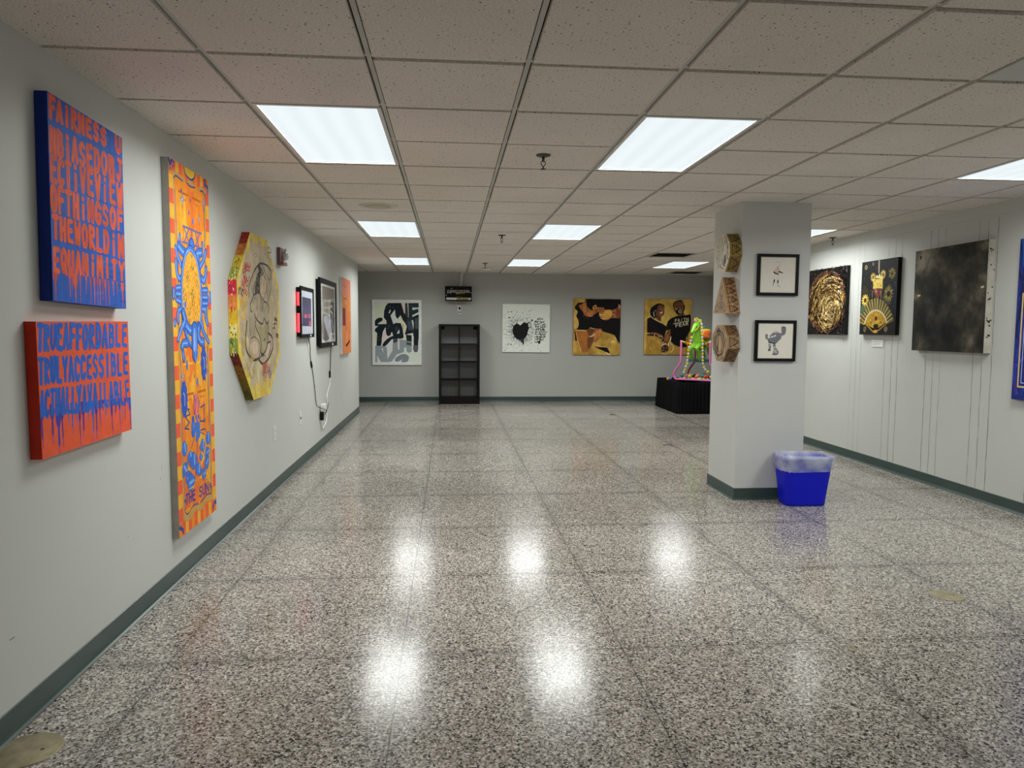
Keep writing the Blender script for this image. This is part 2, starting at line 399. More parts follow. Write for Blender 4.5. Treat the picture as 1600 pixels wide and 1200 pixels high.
def seam(mb, y0, z0, y1, z1, w):          # a hairline gap between wall panels, wavering a little
    n = 26; pts = []
    for i in range(n+1):
        t = i/n; pts.append((y0+(y1-y0)*t+random.uniform(-0.0035, 0.0035), z0+(z1-z0)*t))
    for (a, b), (c, d) in zip(pts, pts[1:]):
        ww = w*random.choice((0.5, 0.8, 1, 1.15))
        mb.quad((XR-0.0006, a-ww, b), (XR-0.0006, a+ww, b), (XR-0.0006, c+ww, d), (XR-0.0006, c-ww, d), 1)
SEAMS = [(7.47, 0.0010), (7.37, 0.0012), (7.28, 0.0010), (6.86, 0.0016), (6.745, 0.0028), (6.65, 0.0022), (6.235, 0.0026), (6.135, 0.0020), (6.04, 0.0016), (5.635, 0.0020), (5.535, 0.0024), (5.43, 0.0028), (5.03, 0.0020), (4.92, 0.0020)]
for y, w in SEAMS: seam(wr, y, 0.10, y+0.01, 2.29, w)
obj('wall_right', wr, ['wall', 'seam'], kind='structure')
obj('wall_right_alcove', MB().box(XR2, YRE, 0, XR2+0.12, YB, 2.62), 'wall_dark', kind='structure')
obj('wall_pillar', MB().box(PX0, PY0, 0, PX1, PY1, 2.62), 'pillar', kind='structure', bevel=0.004)
obj('trim_1', MB().box(XR-0.008, YN, 2.315, XR+0.01, YRE, ZC+0.03), 'wall', kind='structure')

def baseboard(name, p, q, nrm):           # vinyl cove base with a flared toe
    p, q, n = Vector((*p, 0)), Vector((*q, 0)), Vector((*nrm, 0))
    prof = [(0.0, 0.001), (0.019, 0.001), (0.0185, 0.003), (0.009, 0.009), (0.0045, 0.020), (0.004, 0.093), (0.0, 0.096)]
    mb = MB(); mb.rings([[e+n*d+Vector((0, 0, z)) for d, z in prof] for e in (p, q)], smooth=False)
    return obj(name, mb, 'base', kind='structure')
baseboard('baseboard_left', (XL, YN), (XL, YLE), (1, 0))
baseboard('baseboard_back', (-3.2, YB), (XR2, YB), (0, -1))
baseboard('baseboard_right', (XR, YN), (XR, YRE), (-1, 0))
pb = MB()
for p, q, n in (((PX0-.006, PY0), (PX1+.006, PY0), (0, -1)), ((PX0, PY0-.006), (PX0, PY1+.006), (-1, 0)), ((PX1, PY0-.006), (PX1, PY1+.006), (1, 0)), ((PX0-.006, PY1), (PX1+.006, PY1), (0, 1))):
    P, Q, n = Vector((*p, 0)), Vector((*q, 0)), Vector((*n, 0))
    pb.rings([[e+n*d+Vector((0, 0, z)) for d, z in [(0.0, 0.001), (0.019, 0.001), (0.0185, 0.003), (0.009, 0.009), (0.0045, 0.020), (0.004, 0.093), (0.0, 0.096)]] for e in (P, Q)], smooth=False)
obj('baseboard_pillar', pb, 'base', kind='structure')

# ceiling: tegular tiles hung in an exposed grid
def clip(x0, y0, x1, y1):
    for a, b, c, d in RECTS:
        u0, v0, u1, v1 = max(x0, a), max(y0, b), min(x1, c), min(y1, d)
        if u1-u0 > 0.012 and v1-v0 > 0.012: yield u0, v0, u1, v1
LIGHTS = [(i, j) for j in (2, 8, 14) for i in (0, 3, 7)] + [(0, -10), (3, -10), (7, -10)]  # last row: unseen panels added behind the viewer to light the near end
taken = {}
for i, j in LIGHTS: taken[(i, j)] = taken[(i, j+1)] = 'light'
VENTS = [(6, 12), (8, 17)]
PLAIN = (5, -1)
for v in VENTS: taken[v] = 'vent'
taken[PLAIN] = taken[(5, 0)] = 'plain'
ce = MB()
DROP, HALF = 0.010, 0.0165
for i in range(-5, 11):
    for j in range(-13, 19):
        if (i, j) in taken: continue
        x0, y0 = GX0+i*TILE+HALF, GY0+j*TILE+HALF*0.85
        for a, b, c, d in clip(x0, y0, GX0+(i+1)*TILE-HALF, GY0+(j+1)*TILE-HALF*0.85):
            sag = random.uniform(-0.0012, 0.0012)
            ce.box(a, b, ZC-0.001+sag, c, d, ZC+0.02)
for a, b, c, d in RECTS:
    ce.box(a, b, ZC+0.05, c, d, ZC+0.08, 2)
for i in range(-5, 12):
    x = GX0+i*TILE
    for a, b, c, d in clip(x-0.0095, YN-1, x+0.0095, YB+1):
        ce.box(a, b, ZC+DROP, c, d, ZC+DROP+0.012, 1)
for j in range(-13, 20):
    y = GY0+j*TILE
    for a, b, c, d in clip(-9, y-0.012, 9, y+0.012):
        ce.box(a, b, ZC+DROP+0.001, c, d, ZC+DROP+0.012, 1)
obj('ceiling', ce, ['tile', 'tee', 'plenum'], kind='structure')

# ------------------------------------------------------------------ ceiling fittings
def troffer(i, j, label):
    x0, x1 = GX0+i*TILE+0.014, GX0+(i+1)*TILE-0.014
    y0, y1 = GY0+j*TILE+0.014, GY0+(j+2)*TILE-0.014
    cx, cyy = (x0+x1)/2, (y0+y1)/2; hx, hy = (x1-x0)/2, (y1-y0)/2
    t = thing('ceiling_light', label, 'ceiling light', (cx, cyy, ZC))
    f = MB(); w = 0.018
    f.box(-hx, -hy, 0, -hx+w, hy, 0.04); f.box(hx-w, -hy, 0, hx, hy, 0.04)
    f.box(-hx+w, -hy, 0, hx-w, -hy+w, 0.04); f.box(-hx+w, hy-w, 0, hx-w, hy, 0.04)
    f.box(-hx, -hy, 0.034, hx, hy, 0.042)
    obj('frame', f, 'fixture', t)
    obj('diffuser', MB().box(-hx+w, -hy+w, 0.006, hx-w, hy-w, 0.010), 'diffuser', t)
    l = bpy.data.lights.new('lamp', 'AREA'); l.shape = 'RECTANGLE'; l.size = 2*(hx-w); l.size_y = 2*(hy-w)
    l.energy = LAMP_W*(0.55 if j < -2 else 1.0); l.color = LAMP_COL; l.spread = math.radians(165)
    lo = bpy.data.objects.new('lamp', l); COL.objects.link(lo); lo.parent = t; lo.location = (0, 0, 0.003)
    return t
names = {(0, 2): 'nearest lit ceiling panel on the left, above the tall sun painting', (3, 2): 'nearest lit ceiling panel right of the middle, beside the first sprinkler', (7, 2): 'nearest lit ceiling panel at the right edge, cut off by the photo',
         (0, 8): 'middle lit ceiling panel of the left row, behind the round speaker', (3, 8): 'middle lit ceiling panel of the centre row, right of the second sprinkler', (7, 8): 'lit ceiling panel mostly hidden behind the grey pillar',
         (0, 14): 'farthest lit ceiling panel of the left row, above the white framed poster', (3, 14): 'farthest lit ceiling panel of the centre row, above the ink splatter canvas', (7, 14): 'farthest lit ceiling panel left of the pillar, below the dark vent'}
for i, j in LIGHTS: troffer(i, j, names.get((i, j), 'unseen added ceiling light panel behind the viewer, %s' % {0: 'near the left wall', 3: 'over the middle of the floor', 7: 'near the right wall'}[i]))

def tile_xy(i, j): return GX0+(i+.5)*TILE, GY0+(j+.5)*TILE
for (i, j), lab in zip(VENTS, ('dark square air vent in the ceiling just behind the far right light panel', 'dark square air vent in the ceiling close to the back wall by the pillar')):
    x, y = tile_xy(i, j); h = TILE/2-0.014
    t = thing('ceiling_vent', lab, 'vent', (x, y, ZC))
    f = MB()
    for a in ((-h, -h, h, -h+.03), (-h, h-.03, h, h), (-h, -h+.03, -h+.03, h-.03), (h-.03, -h+.03, h, h-.03)): f.box(a[0], a[1], -0.004, a[2], a[3], 0.02)
    obj('frame', f, 'tee', t)
    s = MB()
    for k in range(8):
        yy = -h+.05+k*(2*h-.1)/7.5
        s.rings([[(-h+.03, yy, 0.0), (-h+.03, yy+.004, 0), (-h+.03, yy+.034, .03), (-h+.03, yy+.03, .03)], [(h-.03, yy, 0.0), (h-.03, yy+.004, 0), (h-.03, yy+.034, .03), (h-.03, yy+.03, .03)]], smooth=False)
    obj('louvre', s, 'dark_metal', t)
    obj('duct', MB().box(-h, -h, 0.035, h, h, 0.045), 'plenum', t)
i, j = PLAIN
x0, y0 = GX0+i*TILE+.012, GY0+j*TILE+.012
tag(obj('ceiling_panel', MB().box(0, 0, 0, TILE-.024, 2*TILE-.024, 0.02), 'smooth_panel', loc=(x0, y0, ZC), bevel=.002), 'plain smooth pale ceiling panel at the upper right edge, unlit', 'ceiling panel')
# round ceiling speaker
t = thing('ceiling_speaker', 'round off-white ceiling speaker between the left row light panels', 'speaker', (-0.60, 6.235, ZC))
obj('rim', MB().lathe([(0.10, 0), (0.10, -0.006), (0.155, -0.004), (0.165, 0.0)], seg=40), mat('speaker_rim', (0.62, 0.58, 0.5), 0.5), t)
obj('grille', MB().lathe([(0.098, 0.001), (0.098, -0.008), (0.06, -0.011), (0.002, -0.012)], seg=40), mat('speaker_grille', (0.52, 0.49, 0.38), 0.6, bump=0.4, bscale=300), t)
for x, y, lab in ((0.547, 4.302, 'nearest pendent fire sprinkler, left of the big centre light panel'), (0.567, 7.998, 'second pendent fire sprinkler, left of the middle centre light panel'), (0.553, 11.495, 'farthest fire sprinkler hanging above the white detector'), (4.20, 7.72, 'fire sprinkler close to the right wall, just right of the pillar top')):
    t = thing('fire_sprinkler', lab, 'sprinkler', (x, y, ZC))
    obj('escutcheon', MB().lathe([(0.043, 0.0), (0.042, -0.006), (0.026, -0.012), (0.016, -0.014)], seg=24), 'dark_metal', t)
    s = MB(); s.cyl((0, 0, -0.01), (0, 0, -0.04), 0.010, 0.007); s.tube([(-.010, 0, -.036), (-.014, 0, -.052), (0, 0, -.070)], .0028, 6); s.tube([(.010, 0, -.036), (.014, 0, -.052), (0, 0, -.070)], .0028, 6)
    s.cyl((0, 0, -.066), (0, 0, -.082), .004)
    obj('sprinkler_body', s, 'dark_metal', t)
    obj('deflector', MB().lathe([(0.002, -.086), (0.017, -.084), (0.017, -.081), (0.002, -.080)], seg=20), 'dark_metal', t)
t = thing('smoke_detector', 'flat white detector on the ceiling near the back wall', 'detector', (0.63, 12.45, ZC))
obj('body', MB().lathe([(0.085, 0), (0.085, -0.018), (0.075, -0.03), (0.03, -0.036), (0.002, -0.036)], seg=28), 'white_plastic', t)
obj('mounting_ring', MB().lathe([(0.092, 0.0), (0.092, -0.006), (0.05, -0.006)], seg=28), 'grey_plastic', t)

# ------------------------------------------------------------------ round floor plates
for x, y, r, lab in ((-1.385, 2.40, 0.105, 'large worn brass floor plate by the left baseboard, cut by the photo corner'), (2.61, 3.50, 0.082, 'round brass floor plate in the right foreground of the terrazzo'), (2.602, 8.397, 0.06, 'round dark floor plate left of the pillar base'), (2.62, 11.43, 0.055, 'small dark floor plate nearest the back wall'), (1.751, 2.92, 0.018, 'tiny round metal plug in the foreground floor')):
    t = thing('floor_plate', lab, 'floor plate', (x, y, 0))
    m_ = 'brass' if y < 4 else 'dark_metal'
    obj('plate', MB().lathe([(r, 0.0), (r, 0.0015), (r*.96, 0.003), (0.001, 0.003)], seg=36), m_, t)
    obj('screw', MB().cyl((r*.45, 0, .003), (r*.45, 0, .0036), r*.06), 'dark_metal', t)

# ------------------------------------------------------------------ painted pictures
def homography(quad):                       # picture corners TL,TR,BR,BL as traced -> unit square (v up)
    A = []; B = []
    for (x, y), (u, v) in zip(quad, ((0, 1), (1, 1), (1, 0), (0, 0))):
        A.append([x, y, 1, 0, 0, 0, -u*x, -u*y]); B.append(u)
        A.append([0, 0, 0, x, y, 1, -v*x, -v*y]); B.append(v)
    n = 8
    for i in range(n):
        p = max(range(i, n), key=lambda r: abs(A[r][i])); A[i], A[p] = A[p], A[i]; B[i], B[p] = B[p], B[i]
        for r in range(n):
            if r != i:
                k = A[r][i]/A[i][i]
                A[r] = [a-k*b for a, b in zip(A[r], A[i])]; B[r] -= k*B[i]
    h = [B[i]/A[i][i] for i in range(n)]
    return lambda x, y: ((h[0]*x+h[1]*y+h[2])/(h[6]*x+h[7]*y+1), (h[3]*x+h[4]*y+h[5])/(h[6]*x+h[7]*y+1))

GLYPH = {
 'A': [[(0, 0), (.5, 1), (1, 0)], [(.2, .36), (.8, .36)]], 'B': [[(.05, 0), (.05, 1)], [(.05, 1), (.8, .92), (.8, .6), (.1, .52)], [(.1, .52), (.95, .42), (.9, .06), (.05, 0)]],
 'C': [[(.95, .82), (.6, 1), (.15, .85), (.02, .45), (.2, .08), (.6, 0), (.95, .15)]], 'D': [[(.05, 0), (.05, 1)], [(.05, 1), (.7, .92), (.97, .5), (.7, .06), (.05, 0)]],
 'E': [[(.95, 1), (.1, .97), (.05, .5), (.1, .03), (.98, 0)], [(.08, .52), (.8, .54)]], 'F': [[(.08, 0), (.08, 1), (.98, .98)], [(.08, .5), (.8, .52)]],
 'G': [[(.95, .82), (.5, 1), (.05, .75), (.05, .2), (.5, 0), (.95, .15), (.95, .45), (.55, .45)]], 'H': [[(.05, 0), (.05, 1)], [(.95, 0), (.95, 1)], [(.05, .5), (.95, .5)]],
 'I': [[(.5, 0), (.5, 1)]], 'i': [[(.5, 0), (.5, .62)], [(.5, .93), (.5, .96)]], 'J': [[(.75, 1), (.75, .25), (.45, 0), (.1, .2)], [(.4, 1), (1, 1)]],
 'L': [[(.1, 1), (.1, .02), (.95, 0)]], 'M': [[(0, 0), (.12, 1), (.5, .35), (.88, 1), (1, 0)]], 'N': [[(.05, 0), (.05, 1), (.95, 0), (.95, 1)]],
 'O': [[(.5, 1), (.08, .8), (.02, .4), (.3, .02), (.7, .02), (.98, .4), (.9, .82), (.5, 1)]], 'Q': [[(.5, 1), (.08, .8), (.02, .4), (.3, .02), (.7, .02), (.98, .4), (.9, .82), (.5, 1)], [(.6, .3), (1, -.08)]],
 'P': [[(.05, 0), (.05, 1), (.8, .95), (.9, .65), (.6, .48), (.08, .45)]], 'R': [[(.05, 0), (.05, 1), (.8, .93), (.85, .62), (.1, .48), (.95, 0)]], 'S': [[(.92, .85), (.5, 1), (.08, .8), (.2, .58), (.8, .42), (.93, .18), (.5, 0), (.05, .14)]],
 'T': [[(.5, 0), (.5, 1)], [(0, 1), (1, 1)]], 'U': [[(.05, 1), (.08, .2), (.5, 0), (.92, .2), (.95, 1)]], 'V': [[(0, 1), (.5, 0), (1, 1)]], 'W': [[(0, 1), (.22, 0), (.5, .7), (.78, 0), (1, 1)]],
 'X': [[(0, 0), (1, 1)], [(0, 1), (1, 0)]], 'Y': [[(0, 1), (.5, .48), (1, 1)], [(.5, .48), (.5, 0)]]}

class Art:
    EPS = 0.00002
    def __init__(s, W, H, T, quad=None, gain=1.7, base=(128, 128, 128), edges=None, outline=None):
        s.W, s.H, s.Tk, s.g = W, H, T, gain
        s.h = homography(quad) if quad else (lambda x, y: (x, y))
        s.ox, s.oy, s.sc = 0, 0, 1
        s.v = []; s.f = []; s.c = []; s.mi = []; s.z = 0.0; s.cur = 0; s.NG = 90; s.grid = {}
        out = outline or [(0, 0), (W, 0), (W, H), (0, H)]
        s.out = out
        n = len(out)
        s.v += [(x, y, 0) for x, y in out]+[(x, y, -T) for x, y in out]
        s.face(tuple(range(n)), base)
        s.face(tuple(reversed(range(n, 2*n))), (60, 50, 40))
        for i in range(n):
            e = edges[i] if isinstance(edges, list) else (edges or base)
            j = (i+1) % n; s.face((i, i+n, j+n, j), e)
    def face(s, idx, col):
        s.f.append(idx); s.mi.append(s.cur)
        if isinstance(col, list): s.c.append([L3(k, s.g) for k in col])
        else: s.c.append([L3(col, s.g)]*len(idx))
    def tr(s, ox=0, oy=0, sc=1): s.ox, s.oy, s.sc = ox, oy, sc; return s
    def P(s, p):
        u, v = s.h(s.ox+p[0]/s.sc, s.oy+p[1]/s.sc); return (u*s.W, v*s.H)
    def clipx(s, p): return (min(max(p[0], 0.0), s.W), min(max(p[1], 0.0), s.H))
    def settle(s, v0, f0):
        """lay the strokes made since v0/f0 just above whatever paint lies under them"""
        g = s.NG/max(s.W, s.H); cells = set(); top = 0
        for f in s.f[f0:]:
            xs = [s.v[i][0] for i in f]; ys = [s.v[i][1] for i in f]
            for i in range(int(min(xs)*g), int(max(xs)*g)+1):
                for j in range(int(min(ys)*g), int(max(ys)*g)+1): cells.add((i, j))
        for c in cells: top = max(top, s.grid.get(c, 0))
        top += 1
        for c in cells: s.grid[c] = top
        for i in range(v0, len(s.v)): s.v[i] = (s.v[i][0], s.v[i][1], top*s.EPS)
    def field(s, nx, ny, fn):
        """blended underpainting: a grid of vertices each with its own colour"""
        v0, f0 = len(s.v), len(s.f)
        cols = [[fn(i/nx, j/ny) for i in range(nx+1)] for j in range(ny+1)]
        for j in range(ny+1):
            for i in range(nx+1): s.v.append((s.W*i/nx, s.H*j/ny, 0))
        for j in range(ny):
            for i in range(nx):
                k = v0+j*(nx+1)+i; s.face((k, k+1, k+nx+2, k+nx+1), [cols[j][i], cols[j][i+1], cols[j+1][i+1], cols[j+1][i]])
        s.settle(v0, f0)
    def polyL(s, pts, col, up=True):        # local metres
        pts = [s.clipx(p) for p in pts]
        n = v0 = len(s.v); f0 = len(s.f); s.v += [(x, y, s.z) for x, y in pts]
        try: tris = tessellate_polygon([[Vector((x, y, 0)) for x, y in pts]])
        except Exception: return
        for t in tris:
            a, b, c = t
            (x1, y1), (x2, y2), (x3, y3) = pts[a], pts[b], pts[c]
            ar = (x2-x1)*(y3-y1)-(x3-x1)*(y2-y1)
            if abs(ar) < 1e-10: continue
            if ar < 0: b, c = c, b
            s.face((n+a, n+b, n+c), [col[a], col[b], col[c]] if isinstance(col, list) else col)
        s.settle(v0, f0)
    def poly(s, pts, col, sm=0, up=True):
        P = [s.P(p) for p in pts]
        if sm: P = smooth_path(P, sm, True)
        s.polyL(P, col, up)
    def lineL(s, pts, w, col, sm=0, up=True, taper=False, cap=True):
        if len(pts) > 2 and not taper and not isinstance(w, list):      # a brush lifts at a sharp corner
            for i in range(1, len(pts)-1):
                ax, ay = pts[i][0]-pts[i-1][0], pts[i][1]-pts[i-1][1]; bx_, by_ = pts[i+1][0]-pts[i][0], pts[i+1][1]-pts[i][1]
                l1, l2 = math.hypot(ax, ay), math.hypot(bx_, by_)
                if l1 > 1e-9 and l2 > 1e-9 and (ax*bx_+ay*by_)/(l1*l2) < .45 and w > .12*min(l1, l2):
                    s.lineL(pts[:i+1], w, col, sm, taper=taper, cap=cap); s.lineL(pts[i:], w, col, sm, taper=taper, cap=cap); return
        v0, f0 = len(s.v), len(s.f)
        if sm: pts = smooth_path(pts, sm, False)
        n = len(pts); L_ = []; R_ = []
        for i, p in enumerate(pts):
            a = pts[max(i-1, 0)]; b = pts[min(i+1, n-1)]
            dx, dy = b[0]-a[0], b[1]-a[1]; l = math.hypot(dx, dy) or 1e-9
            ww = (w[i*len(w)//n] if isinstance(w, list) else w)/2
            if taper: ww *= max(0.12, 1-i/(n-1)*0.95)
            L_.append((p[0]-dy/l*ww, p[1]+dx/l*ww)); R_.append((p[0]+dy/l*ww, p[1]-dx/l*ww))
        for i in range(n-1):
            k = len(s.v); s.v += [(x, y, s.z) for x, y in map(s.clipx, (R_[i], R_[i+1], L_[i+1], L_[i]))]
            s.face((k, k+1, k+2, k+3), col)
        if cap:
            for e, (c, A, B) in enumerate(((pts[0], L_[0], R_[0]), (pts[-1], R_[-1], L_[-1]))):
                if e and taper: continue
                vx, vy = A[0]-c[0], A[1]-c[1]; P = []
                for q in range(7):
                    t = math.pi*q/6; P.append(s.clipx((c[0]+vx*math.cos(t)-vy*math.sin(t), c[1]+vx*math.sin(t)+vy*math.cos(t))))
                k = len(s.v); s.v += [(x, y, s.z) for x, y in P]; s.face(tuple(range(k, k+7)), col)
        s.settle(v0, f0)
    def line(s, pts, w, col, sm=0, **k): s.lineL([s.P(p) for p in pts], w, col, sm, **k)
    def discL(s, c, rx, ry, col, seg=14, up=True, rot=0, wob=0):
        pts = []; f0 = len(s.f)
        for i in range(seg):
            t = 2*math.pi*i/seg; q = 1+random.uniform(-wob, wob); x, y = rx*q*math.cos(t), ry*q*math.sin(t)
            pts.append(s.clipx((c[0]+x*math.cos(rot)-y*math.sin(rot), c[1]+x*math.sin(rot)+y*math.cos(rot))))
        k = len(s.v); s.v += [(x, y, s.z) for x, y in pts]; s.face(tuple(range(k, k+seg)), col)
        if up is not None: s.settle(k, f0)
    def disc(s, c, rx, ry, col, **k): s.discL(s.P(c), rx, ry, col, **k)
    def ell(s, x0, y0, x1, y1, col, seg=20, wob=0):
        s.poly([((x0+x1)/2+(x1-x0)/2*math.cos(2*math.pi*i/seg)*(1+random.uniform(-wob, wob)), (y0+y1)/2+(y1-y0)/2*math.sin(2*math.pi*i/seg)*(1+random.uniform(-wob, wob))) for i in range(seg)], col)
    def text(s, txt, bl, br, tl, tr, w, col, streak=None, fill=0.74, jit=0.022, cells=None):
        n = len(txt)
        for i, ch in enumerate(txt):
            if ch not in GLYPH: continue
            j = lambda: random.uniform(-jit, jit)
            x0 = (i+(1-fill)/2)/n; x1 = (i+1-(1-fill)/2)/n; jy = j()
            for st in GLYPH[ch]:
                pts = []
                for gx, gy in st:
                    x = x0+(x1-x0)*(gx+j()); y = .05+.88*gy+j()+jy
                    b = (bl[0]+(br[0]-bl[0])*x, bl[1]+(br[1]-bl[1])*x); t = (tl[0]+(tr[0]-tl[0])*x, tl[1]+(tr[1]-tl[1])*x)
                    pts.append(s.P((b[0]+(t[0]-b[0])*y, b[1]+(t[1]-b[1])*y)))
                s.lineL(pts, w*random.uniform(.88, 1.12), col if not isinstance(col, list) or isinstance(col[0], int) else random.choice(col), 3 if len(pts) > 2 else 0)
                if streak:
                    for q in range(2):
                        d = random.uniform(-.25, .25)*w
                        s.lineL([(x+d, y+d*.3) for x, y in pts], w*random.uniform(.12, .28), random.choice(streak), 3 if len(pts) > 2 else 0, up=(q == 0))
    def build(s, name, mats, parent=None):
        me = bpy.data.meshes.new(name); me.from_pydata(s.v, [], s.f)
        ca = me.color_attributes.new('Col', 'FLOAT_COLOR', 'CORNER')
        fl = []
        for cs in s.c:
            for c in cs: fl += [c[0], c[1], c[2], 1.0]
        ca.data.foreach_set('color', fl)
        me.polygons.foreach_set('material_index', s.mi)
        for m in (mats if isinstance(mats, list) else [mats]): me.materials.append(M[m])
        o = bpy.data.objects.new(name, me); COL.objects.link(o)
        if parent: o.parent = parent
        return o
def smooth_path(P, n, closed):
    out = []; m = len(P)
    for i in range(m if closed else m-1):
        if closed: p0, p1, p2, p3 = P[(i-1) % m], P[i], P[(i+1) % m], P[(i+2) % m]
        else: p0, p1, p2, p3 = P[max(i-1, 0)], P[i], P[i+1], P[min(i+2, m-1)]
        for k in range(n):
            t = k/n
            out.append(tuple(0.5*(2*p1[d]+(p2[d]-p0[d])*t+(2*p0[d]-5*p1[d]+4*p2[d]-p3[d])*t*t+(3*p1[d]-p0[d]-3*p2[d]+p3[d])*t**3) for d in range(len(p1))))
    if not closed: out.append(tuple(P[-1]))
    return out

AX = {'left': (Vector((0, 1, 0)), Vector((1, 0, 0))), 'back': (Vector((1, 0, 0)), Vector((0, -1, 0))), 'right': (Vector((0, -1, 0)), Vector((-1, 0, 0)))}
def hang(o, wall, a, z, W, H, T, rot=0.0, off=0.0, plane=None):
    """hang object o (local x right, y up, z out, back at -T) centred at a along the wall, height z"""
    r, out = AX[wall]; up = Vector((0, 0, 1))
    r2_, u2 = r*math.cos(rot)+up*math.sin(rot), up*math.cos(rot)-r*math.sin(rot)
    pl = plane if plane is not None else {'left': XL, 'back': YB, 'right': XR}[wall]
    if wall == 'back': c = Vector((a, pl, z))
    else: c = Vector((pl, a, z))
    c = c+out*(T+off+0.0015)-r2_*W/2-u2*H/2
    o.matrix_world = Matrix(((r2_.x, u2.x, out.x, c.x), (r2_.y, u2.y, out.y, c.y), (r2_.z, u2.z, out.z, c.z), (0, 0, 0, 1)))
    return o
def box_frame(W, H, T, w, depth=None):      # a picture frame, moulding width w
    f = MB(); d = -T
    f.box(0, 0, d, w, H, 0); f.box(W-w, 0, d, W, H, 0); f.box(w, 0, d, W-w, w, 0); f.box(w, H-w, d, W-w, H, 0)
    return f
def drips(a, x0, x1, n, y0, lmin, lmax, w, col, tips=None):   # unit coordinates along the bottom of lettering
    for k in range(n):
        x = x0+(x1-x0)*(k+random.uniform(.15, .85))/n; l = random.uniform(lmin, lmax)**1.0; yy = y0(x)+random.uniform(0, .03)
        X, Y = x*a.W, yy*a.H
        a.lineL([(X, Y), (X+random.uniform(-.003, .003), Y-l*.35*a.H), (X+random.uniform(-.004, .004), Y-l*a.H)], [w*3.2, w*1.6, w], col, 4, cap=False)

# --- orange lettering on blue
OR, ORD, ORL = (205, 84, 52), (150, 66, 48), (224, 104, 70)
BL_, BLD = (38, 78, 158), (30, 60, 130)
a = Art(.596, .75, .045, [(145, 80), (514, 303), (517, 1140), (155, 1110)], 1.45, (40, 82, 162), edges=[BLD, BLD, BLD, (22, 44, 118)])
for k in range(60):
    x, y = random.uniform(0, .596), random.uniform(0, .75)
    a.lineL([(x, y), (x+random.uniform(.03, .12), y+random.uniform(-.01, .01))], random.uniform(.006, .016), random.choice([(34, 70, 150), (48, 92, 172), (40, 78, 150)]), cap=False)
rows = ['FAiRNESS U', 'NBiASEDOBJ', 'ECTiVEViEW', 'OFTHiNGSOF', 'THEWORLDiN', 'EQUANiMiTY']
rowq = [((152, 208), (512, 384), (152, 96), (512, 308)), ((152, 382), (514, 522), (152, 250), (514, 415)), ((152, 522), (515, 648), (152, 385), (515, 532)),
        ((150, 668), (515, 762), (150, 535), (515, 662)), ((156, 800), (516, 893), (156, 686), (516, 782)), ((158, 965), (517, 1000), (158, 842), (517, 912))]
for k, x in enumerate([.03, .2, .23, .27, .33, .41, .47, .52, .565, .60, .64, .68, .73, .8, .86, .945]):
    l = random.uniform(.06, .20) if k % 3 else random.uniform(.16, .26)
    big = k in (0, 2, 3, 15); X = x*a.W
    a.lineL([(X, .15*a.H), (X+.002, (.15-l*.4)*a.H), (X+random.uniform(-.004, .004), max(.005, .15-l)*a.H)], [.03 if big else .014, .010 if big else .006, .004], (198, 80, 52) if k % 2 else (170, 70, 66), 4, cap=False)
for t_, q in zip(rows, rowq): a.text(t_, *q, .0215, [OR, (198, 80, 50), (192, 76, 48)], [(178, 74, 48), ORL, (186, 80, 54)], fill=.60)
o = hang(a.build('lettered_canvas', 'paint_v'), 'left', 3.086, 1.851, .596, .75, .045, rot=-0.024)
tag(o, 'blue canvas with orange brushed capitals reading FAiRNESS UNBiASED, upper left', 'painting')
# --- blue lettering on orange
a = Art(.728, .49, .04, [(147, 107), (828, 97), (855, 878), (222, 1103)], 1.42, (226, 92, 58), edges=[(196, 62, 40), (196, 62, 40), (226, 92, 58), (172, 44, 26)])
BB = (43, 88, 172)
for x, l, w in [(.01, .32, .012), (.105, .30, .012), (.16, .46, .014), (.20, .34, .009), (.255, .18, .008), (.295, .25, .010), (.34, .2, .006), (.375, .42, .007), (.41, .30, .012), (.47, .17, .006), (.515, .36, .010), (.555, .33, .009), (.60, .22, .008), (.635, .10, .010), (.67, .18, .008), (.70, .09, .006), (.74, .40, .008), (.79, .16, .012), (.845, .30, .006), (.875, .18, .006), (.92, .20, .006), (.96, .10, .006), (.985, .34, .008)]:
    y0 = .36-.1*x+.04; X = x*a.W
    a.lineL([(X, y0*a.H), (X+random.uniform(-.003, .003), (y0-l*.5)*a.H), (X+random.uniform(-.006, .006), max(.004, y0-l)*a.H)], [w*2.6, w, .0035], random.choice([BB, (58, 60, 150), (70, 50, 130)]), 5, cap=False)
for t_, q, w in (('TRUEAFFORDABLE', ((160, 325), (828, 285), (160, 122), (828, 112)), .0205), ('TRULYACCESSIBLE', ((178, 575), (835, 488), (170, 375), (832, 325)), .0195), ('ACTUALLYAVAILABLE', ((190, 815), (848, 690), (188, 615), (838, 520)), .0175)):
    a.text(t_, *q, w, BB, [(38, 80, 162), (50, 96, 182)], fill=.60)
for k in range(9):
    x = random.uniform(.0, .5); a.discL((x*a.W, (.35-.1*x)*a.H), .016, .022, BB, wob=.2)
for k in range(40): a.discL((random.uniform(0, 1)*a.W, random.choice([.74, .5, .47, .3])*a.H+random.uniform(-.02, .02)), .0018, .0018, (40, 50, 120), 6)
o = hang(a.build('lettered_canvas', 'paint'), 'left', 3.036, 1.165, .728, .49, .04, rot=0.008)
tag(o, 'orange canvas with dripping blue capitals reading TRUE AFFORDABLE, below the blue one', 'painting')

